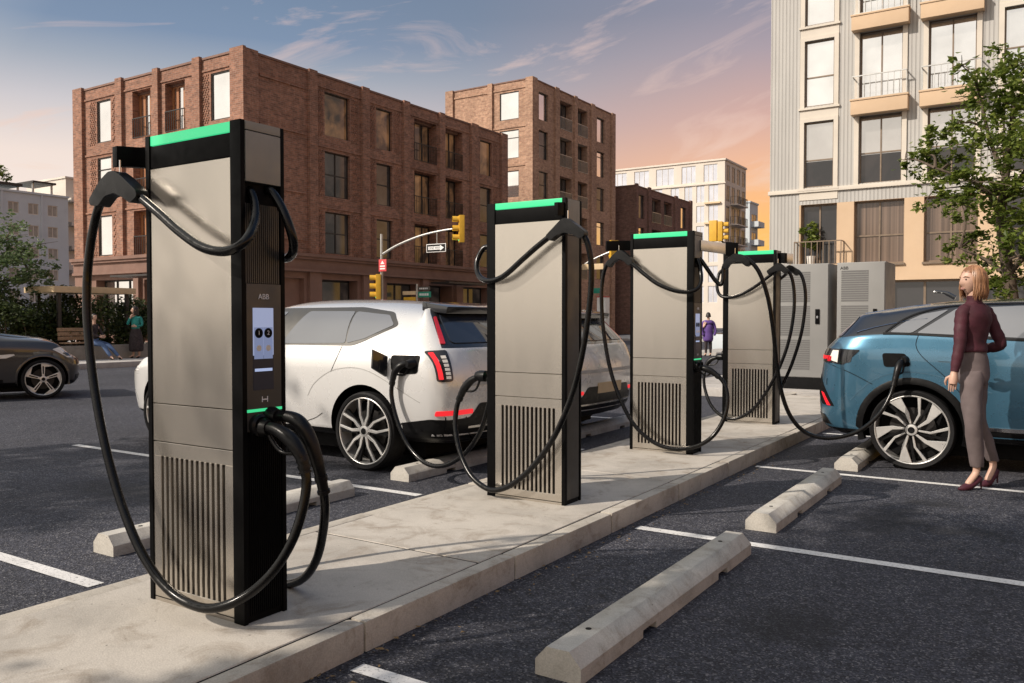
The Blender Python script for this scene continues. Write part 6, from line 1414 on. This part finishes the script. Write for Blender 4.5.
# pot plant on the balcony
c = atY(811, 262, 34.5); o = thing('pot_plant', 'green leafy plant in a white pot on the lowest balcony of the ribbed building', 'pot plant', (c.x, c.y, 3.5)); z = 3.5
MB().lathe([(.0001, 0), (.13, 0), (.17, .36), (.15, .36), (.13, .3), (.0001, .3)], (c.x, c.y, z), 'z', 16).build('pot', 'terracotta', o)
b = MB(); t = MB(); rn = random.Random(9)
for k in range(9): e = Vector((c.x + rn.gauss(0, .14), c.y + rn.gauss(0, .1), z + rn.uniform(.75, 1.6))); t.tube([(c.x, c.y, z + .3), (e + Vector((c.x, c.y, z + .5))) / 2, e], .012, 5); leaves(b, e, .2, 34, .2, rn)
b.build('foliage', 'leaf', o, sharp=None, recalc=False); t.build('stem', 'bark', o)

# ------------------------------------------------------------------ street furniture
def box_at(name, mat, par, c, sx, sy, sz, bev=.01): return MB().box(c[0] - sx / 2, c[1] - sy / 2, c[2] - sz / 2, c[0] + sx / 2, c[1] + sy / 2, c[2] + sz / 2).build(name, mat, par, bev)
pl = thing('planter', 'long grey concrete planter along the sidewalk under the dark shrubs', 'planter', (-25.4, 13, .15))
b = MB(); b.box(-26.5, 8.6, .15, -26.4, 17.4, .58); b.box(-24.6, 8.6, .15, -24.45, 17.4, .58); b.box(-26.399, 8.6, .15, -24.601, 8.72, .58); b.box(-26.399, 17.28, .15, -24.601, 17.4, .58); b.build('wall', 'planter', pl, .012)
MB().box(-26.39, 8.73, .16, -24.61, 17.27, .5).build('soil', 'bark', pl)
a0, a1 = atX(66, 340, -24.5), atX(93, 340, -24.5)
bn = thing('bench', 'wooden bench with a backrest fixed on the planter edge left of the seated man', 'bench', (-24.5, (a0.y + a1.y) / 2, .58))
for k in range(3): MB().box(-24.62 - k * .13, a0.y, .64, -24.51 - k * .13, a1.y, .68).build('seat_board', 'wood', bn, .006)
for k in range(3): MB().box(-24.96 - .02 * k, a0.y, .74 + k * .13, -24.92 - .02 * k, a1.y, .85 + k * .13).build('back_board', 'wood', bn, .006)
for y in (a0.y + .15, a1.y - .15): MB().box(-24.90, y - .02, .50, -24.52, y + .02, .638).build('leg', 'darkframe', bn, .004); MB().box(-25.04, y - .02, .5, -25.005, y + .02, 1.10).build('back_post', 'darkframe', bn, .004)
a0, a1 = atX(54, 292, -24.9), atX(136, 292, -24.9)
sh = thing('shelter', 'flat cream shelter roof on slim posts above the planter', 'shelter', (-24.6, (a0.y + a1.y) / 2, .15))
MB().box(-26.6, a0.y, 2.17, -24.9, a1.y, 2.36).build('roof', 'cream', sh, .01)
for y in (a0.y + .25, a1.y - .2): MB().box(-25.15, y - .05, .51, -25.05, y + .05, 2.167).build('post', 'darkframe', sh, .004); MB().box(-26.3, y - .05, .51, -26.2, y + .05, 2.167).build('post', 'darkframe', sh, .004)

M['siggreen'] = emis('signal_green', (0.15, 0.95, 0.30), 1.0); M['siglens'] = plain('unlit_signal_lens', (.16, .03, .02), .3)
def signal_head(par, c, ang, hh=1.02, w_=.34, lit=True):
    """yellow three lamp head turned by ang about its own axis; faces -y when ang = 0"""
    rot = Matrix.Translation(Vector(c)) @ Matrix.Rotation(ang, 4, 'Z'); s = hh / 3
    def put(b, name, mat, p, **k): me = b.mesh(**k); me.transform(rot); return finish(me, name, mat, p)
    hd = put(MB().box(-w_ / 2, -.1, -hh / 2, w_ / 2, .1, hh / 2), 'signal_head', 'signalyellow', par, bevel=.02)
    for i in range(3):
        z = hh / 2 - s * (i + .5); v = MB(); n = 12; r = s * .40
        for k in range(n):
            a, e = R(-30) + R(240) * k / n, R(-30) + R(240) * (k + 1) / n
            v.add([(r * math.cos(a), -.1, z + r * math.sin(a)), (r * math.cos(e), -.1, z + r * math.sin(e)), (r * math.cos(e), -.34, z + r * math.sin(e)), (r * math.cos(a), -.34, z + r * math.sin(a)),
                   (r * .93 * math.cos(a), -.1, z + r * .93 * math.sin(a)), (r * .93 * math.cos(e), -.1, z + r * .93 * math.sin(e)), (r * .93 * math.cos(e), -.34, z + r * .93 * math.sin(e)), (r * .93 * math.cos(a), -.34, z + r * .93 * math.sin(a))],
                  [(0, 1, 2, 3), (7, 6, 5, 4), (3, 2, 6, 7), (0, 4, 5, 1)])
        put(v, 'visor', 'signalyellow', hd); l_ = MB(); l_.lathe([(.0001, -.03), (r * .6, -.022), (r * .9, 0), (.0001, 0)], (0, -.1, z), 'y', 14)
        put(l_, 'lamp', 'siggreen' if (i == 2 and lit) else 'siglens', hd)
    return hd
base = atX(382, 345, -22.75); YP = base.y
ts = thing('traffic_signal', 'traffic signal with a curved arm, a red sign and a one way sign', 'traffic signal', (-22.75, YP, .15))
pp = lambda x, y: atY(x, y, YP)
tp = pp(382, 234)
MB().tube([(-22.75, YP, .15), (-22.75, YP, .6), (-22.75, YP, .62), (-22.75, YP, tp.z)], [.12, .12, .065, .055], 12).build('pole', 'steel', ts)
MB().tube(spline([pp(383, 254), pp(398, 245), pp(420, 236), pp(440, 231), pp(456, 228.5)], 6), [.05 - .02 * i / 24 for i in range(25)], 8).build('arm', 'steel', ts)
signal_head(ts, pp(461.5, 229), R(-48)); signal_head(ts, pp(382.5, 287) + Vector((0, -.25, 0)), R(-48), 1.0)
c = pp(384.5, 265.5); rs = MB().box(c.x - .20, YP - .12, c.z - .24, c.x + .20, YP - .095, c.z + .24).build('sign_plate', 'signred', ts, .01)
MB().prism([(c.x - .10, c.z + .05), (c.x + .10, c.z + .05), (c.x, c.z + .19)], YP - .126, YP - .121, 'y').build('sign_mark', 'white_print', rs)
for z0_ in (-.03, -.13): MB().box(c.x - .13, YP - .126, c.z + z0_ - .03, c.x + .13, YP - .121, c.z + z0_ + .025).build('sign_mark', 'white_print', rs)
c = pp(436.5, 248); ow = MB().box(c.x - .47, YP - .03, c.z - .16, c.x + .47, YP - .01, c.z + .16).build('sign_plate', 'white_print', ts, .008)
MB().box(c.x - .44, YP - .036, c.z - .135, c.x + .44, YP - .031, c.z + .135).build('sign_field', 'bevel_black', ow)
MB().prism([(c.x - .37, c.z - .065), (c.x + .2, c.z - .065), (c.x + .2, c.z - .11), (c.x + .39, c.z), (c.x + .2, c.z + .11), (c.x + .2, c.z + .065), (c.x - .37, c.z + .065)], YP - .042, YP - .037, 'y').build('arrow', 'white_print', ow)
text('ONE WAY', .125, 'bevel_black', (c.x - .06, YP - .0435, c.z), '-y', ow, 'lettering', .0008, .95)
MB().tube([pp(437, 232), pp(437, 244)], .018, 6).build('hanger', 'steel', ts)
# street name signs
q = atX(417, 300, -20.5); YS = q.y + 6; pq = lambda x, y: atY(x, y, YS); tp = pq(417, 284); g_ = pq(417, 350)
ss = thing('street_sign', 'street name signs, green over cream boards, on a slim pole behind the white car', 'street sign', (tp.x, YS, 0))
MB().tube([(tp.x, YS, 0), tp], .05, 10).build('pole', 'steel', ss)
for x0_, x1_, y0_, y1_, mt in ((418.5, 431, 291.5, 297.5, 'signgreen'), (418.5, 430, 286.5, 290.5, 'graphite'), (403, 416, 291, 295, 'cream'), (404, 416, 297, 301, 'signalyellow')):
    A, B_ = pq(x0_, y1_), pq(x1_, y0_); sg_ = MB().box(A.x, YS - .03, A.z, B_.x, YS + .01, B_.z).build('name_board', mt, ss, .01)
    if mt in ('signgreen', 'graphite'):
        n = 5
        for k in range(n): u = A.x + (B_.x - A.x) * (.12 + .76 * k / n); MB().box(u, YS - .036, A.z + (B_.z - A.z) * .3, u + (B_.x - A.x) * .1, YS - .031, A.z + (B_.z - A.z) * .7).build('sign_mark', 'white_print', sg_)
# second signal, between the second and third posts
YQ = 42.0; pq = lambda x, y: atY(x, y, YQ); a = pq(578, 268)
t2 = thing('traffic_signal', 'traffic signal with a cream board, seen between the second and third posts', 'traffic signal', (a.x, YQ, 0))
MB().tube([(a.x, YQ, 0), pq(578, 262)], [.13, .08], 12).build('pole', 'steel', t2)
MB().tube(spline([pq(578, 269), pq(592, 260), pq(612, 251)], 5), .05, 8).build('arm', 'steel', t2); signal_head(t2, pq(614, 249.5), R(-120), 1.0, .5, False)
A, B_ = pq(583, 270), pq(604, 263.5); MB().box(A.x, YQ - .1, A.z, B_.x, YQ - .05, B_.z).build('sign_plate', 'cream', t2, .01)
A, B_ = pq(592, 293.5), pq(601, 288); MB().box(A.x, YQ - .1, A.z, B_.x, YQ - .05, B_.z).build('name_board', 'signgreen', t2, .01)
c0, c1 = pq(591, 352), pq(600, 297); kx = thing('notice_column', 'white advertising column with a red band under the second traffic signal', 'notice column', ((c0.x + c1.x) / 2, YQ + 1, 0))
MB().box(c0.x, YQ + .7, 0, c1.x, YQ + 1.2, c1.z).build('column', 'white_print', kx, .02); MB().box(c0.x - .02, YQ + .68, c1.z + .002, c1.x + .02, YQ + 1.22, c1.z + .05).build('cap', 'signred', kx, .01)
# third signal, above the farthest posts
YQ = 36.0; a = pq_ = atY(748, 262, YQ); pq = lambda x, y: atY(x, y, YQ)
t3 = thing('traffic_signal', 'traffic signal with a double yellow head above the arm between the last two posts', 'traffic signal', (a.x, YQ, 0))
MB().tube([(a.x, YQ, 0), pq(748, 256)], [.12, .08], 12).build('pole', 'steel', t3)
MB().tube(spline([pq(748, 259), pq(737, 252), pq(724, 243), pq(718, 236)], 5), .045, 8).build('arm', 'darkframe', t3)
signal_head(t3, pq(713.5, 231), R(180), .92, .34, False); signal_head(t3, pq(720.5, 231.5), R(100), .86, .34, False)
# low dark planter across the street
A = ground(712, 351); pb = thing('planter', 'low dark planter box beside the person in the purple coat', 'planter', (A.x + .9, A.y, 0))
MB().box(A.x, A.y, 0, A.x + 2.0, A.y + .8, .72).build('box', 'fargrey', pb, .02); MB().box(A.x + .05, A.y + .05, .722, A.x + 1.95, A.y + .75, .76).build('soil', 'bark', pb)
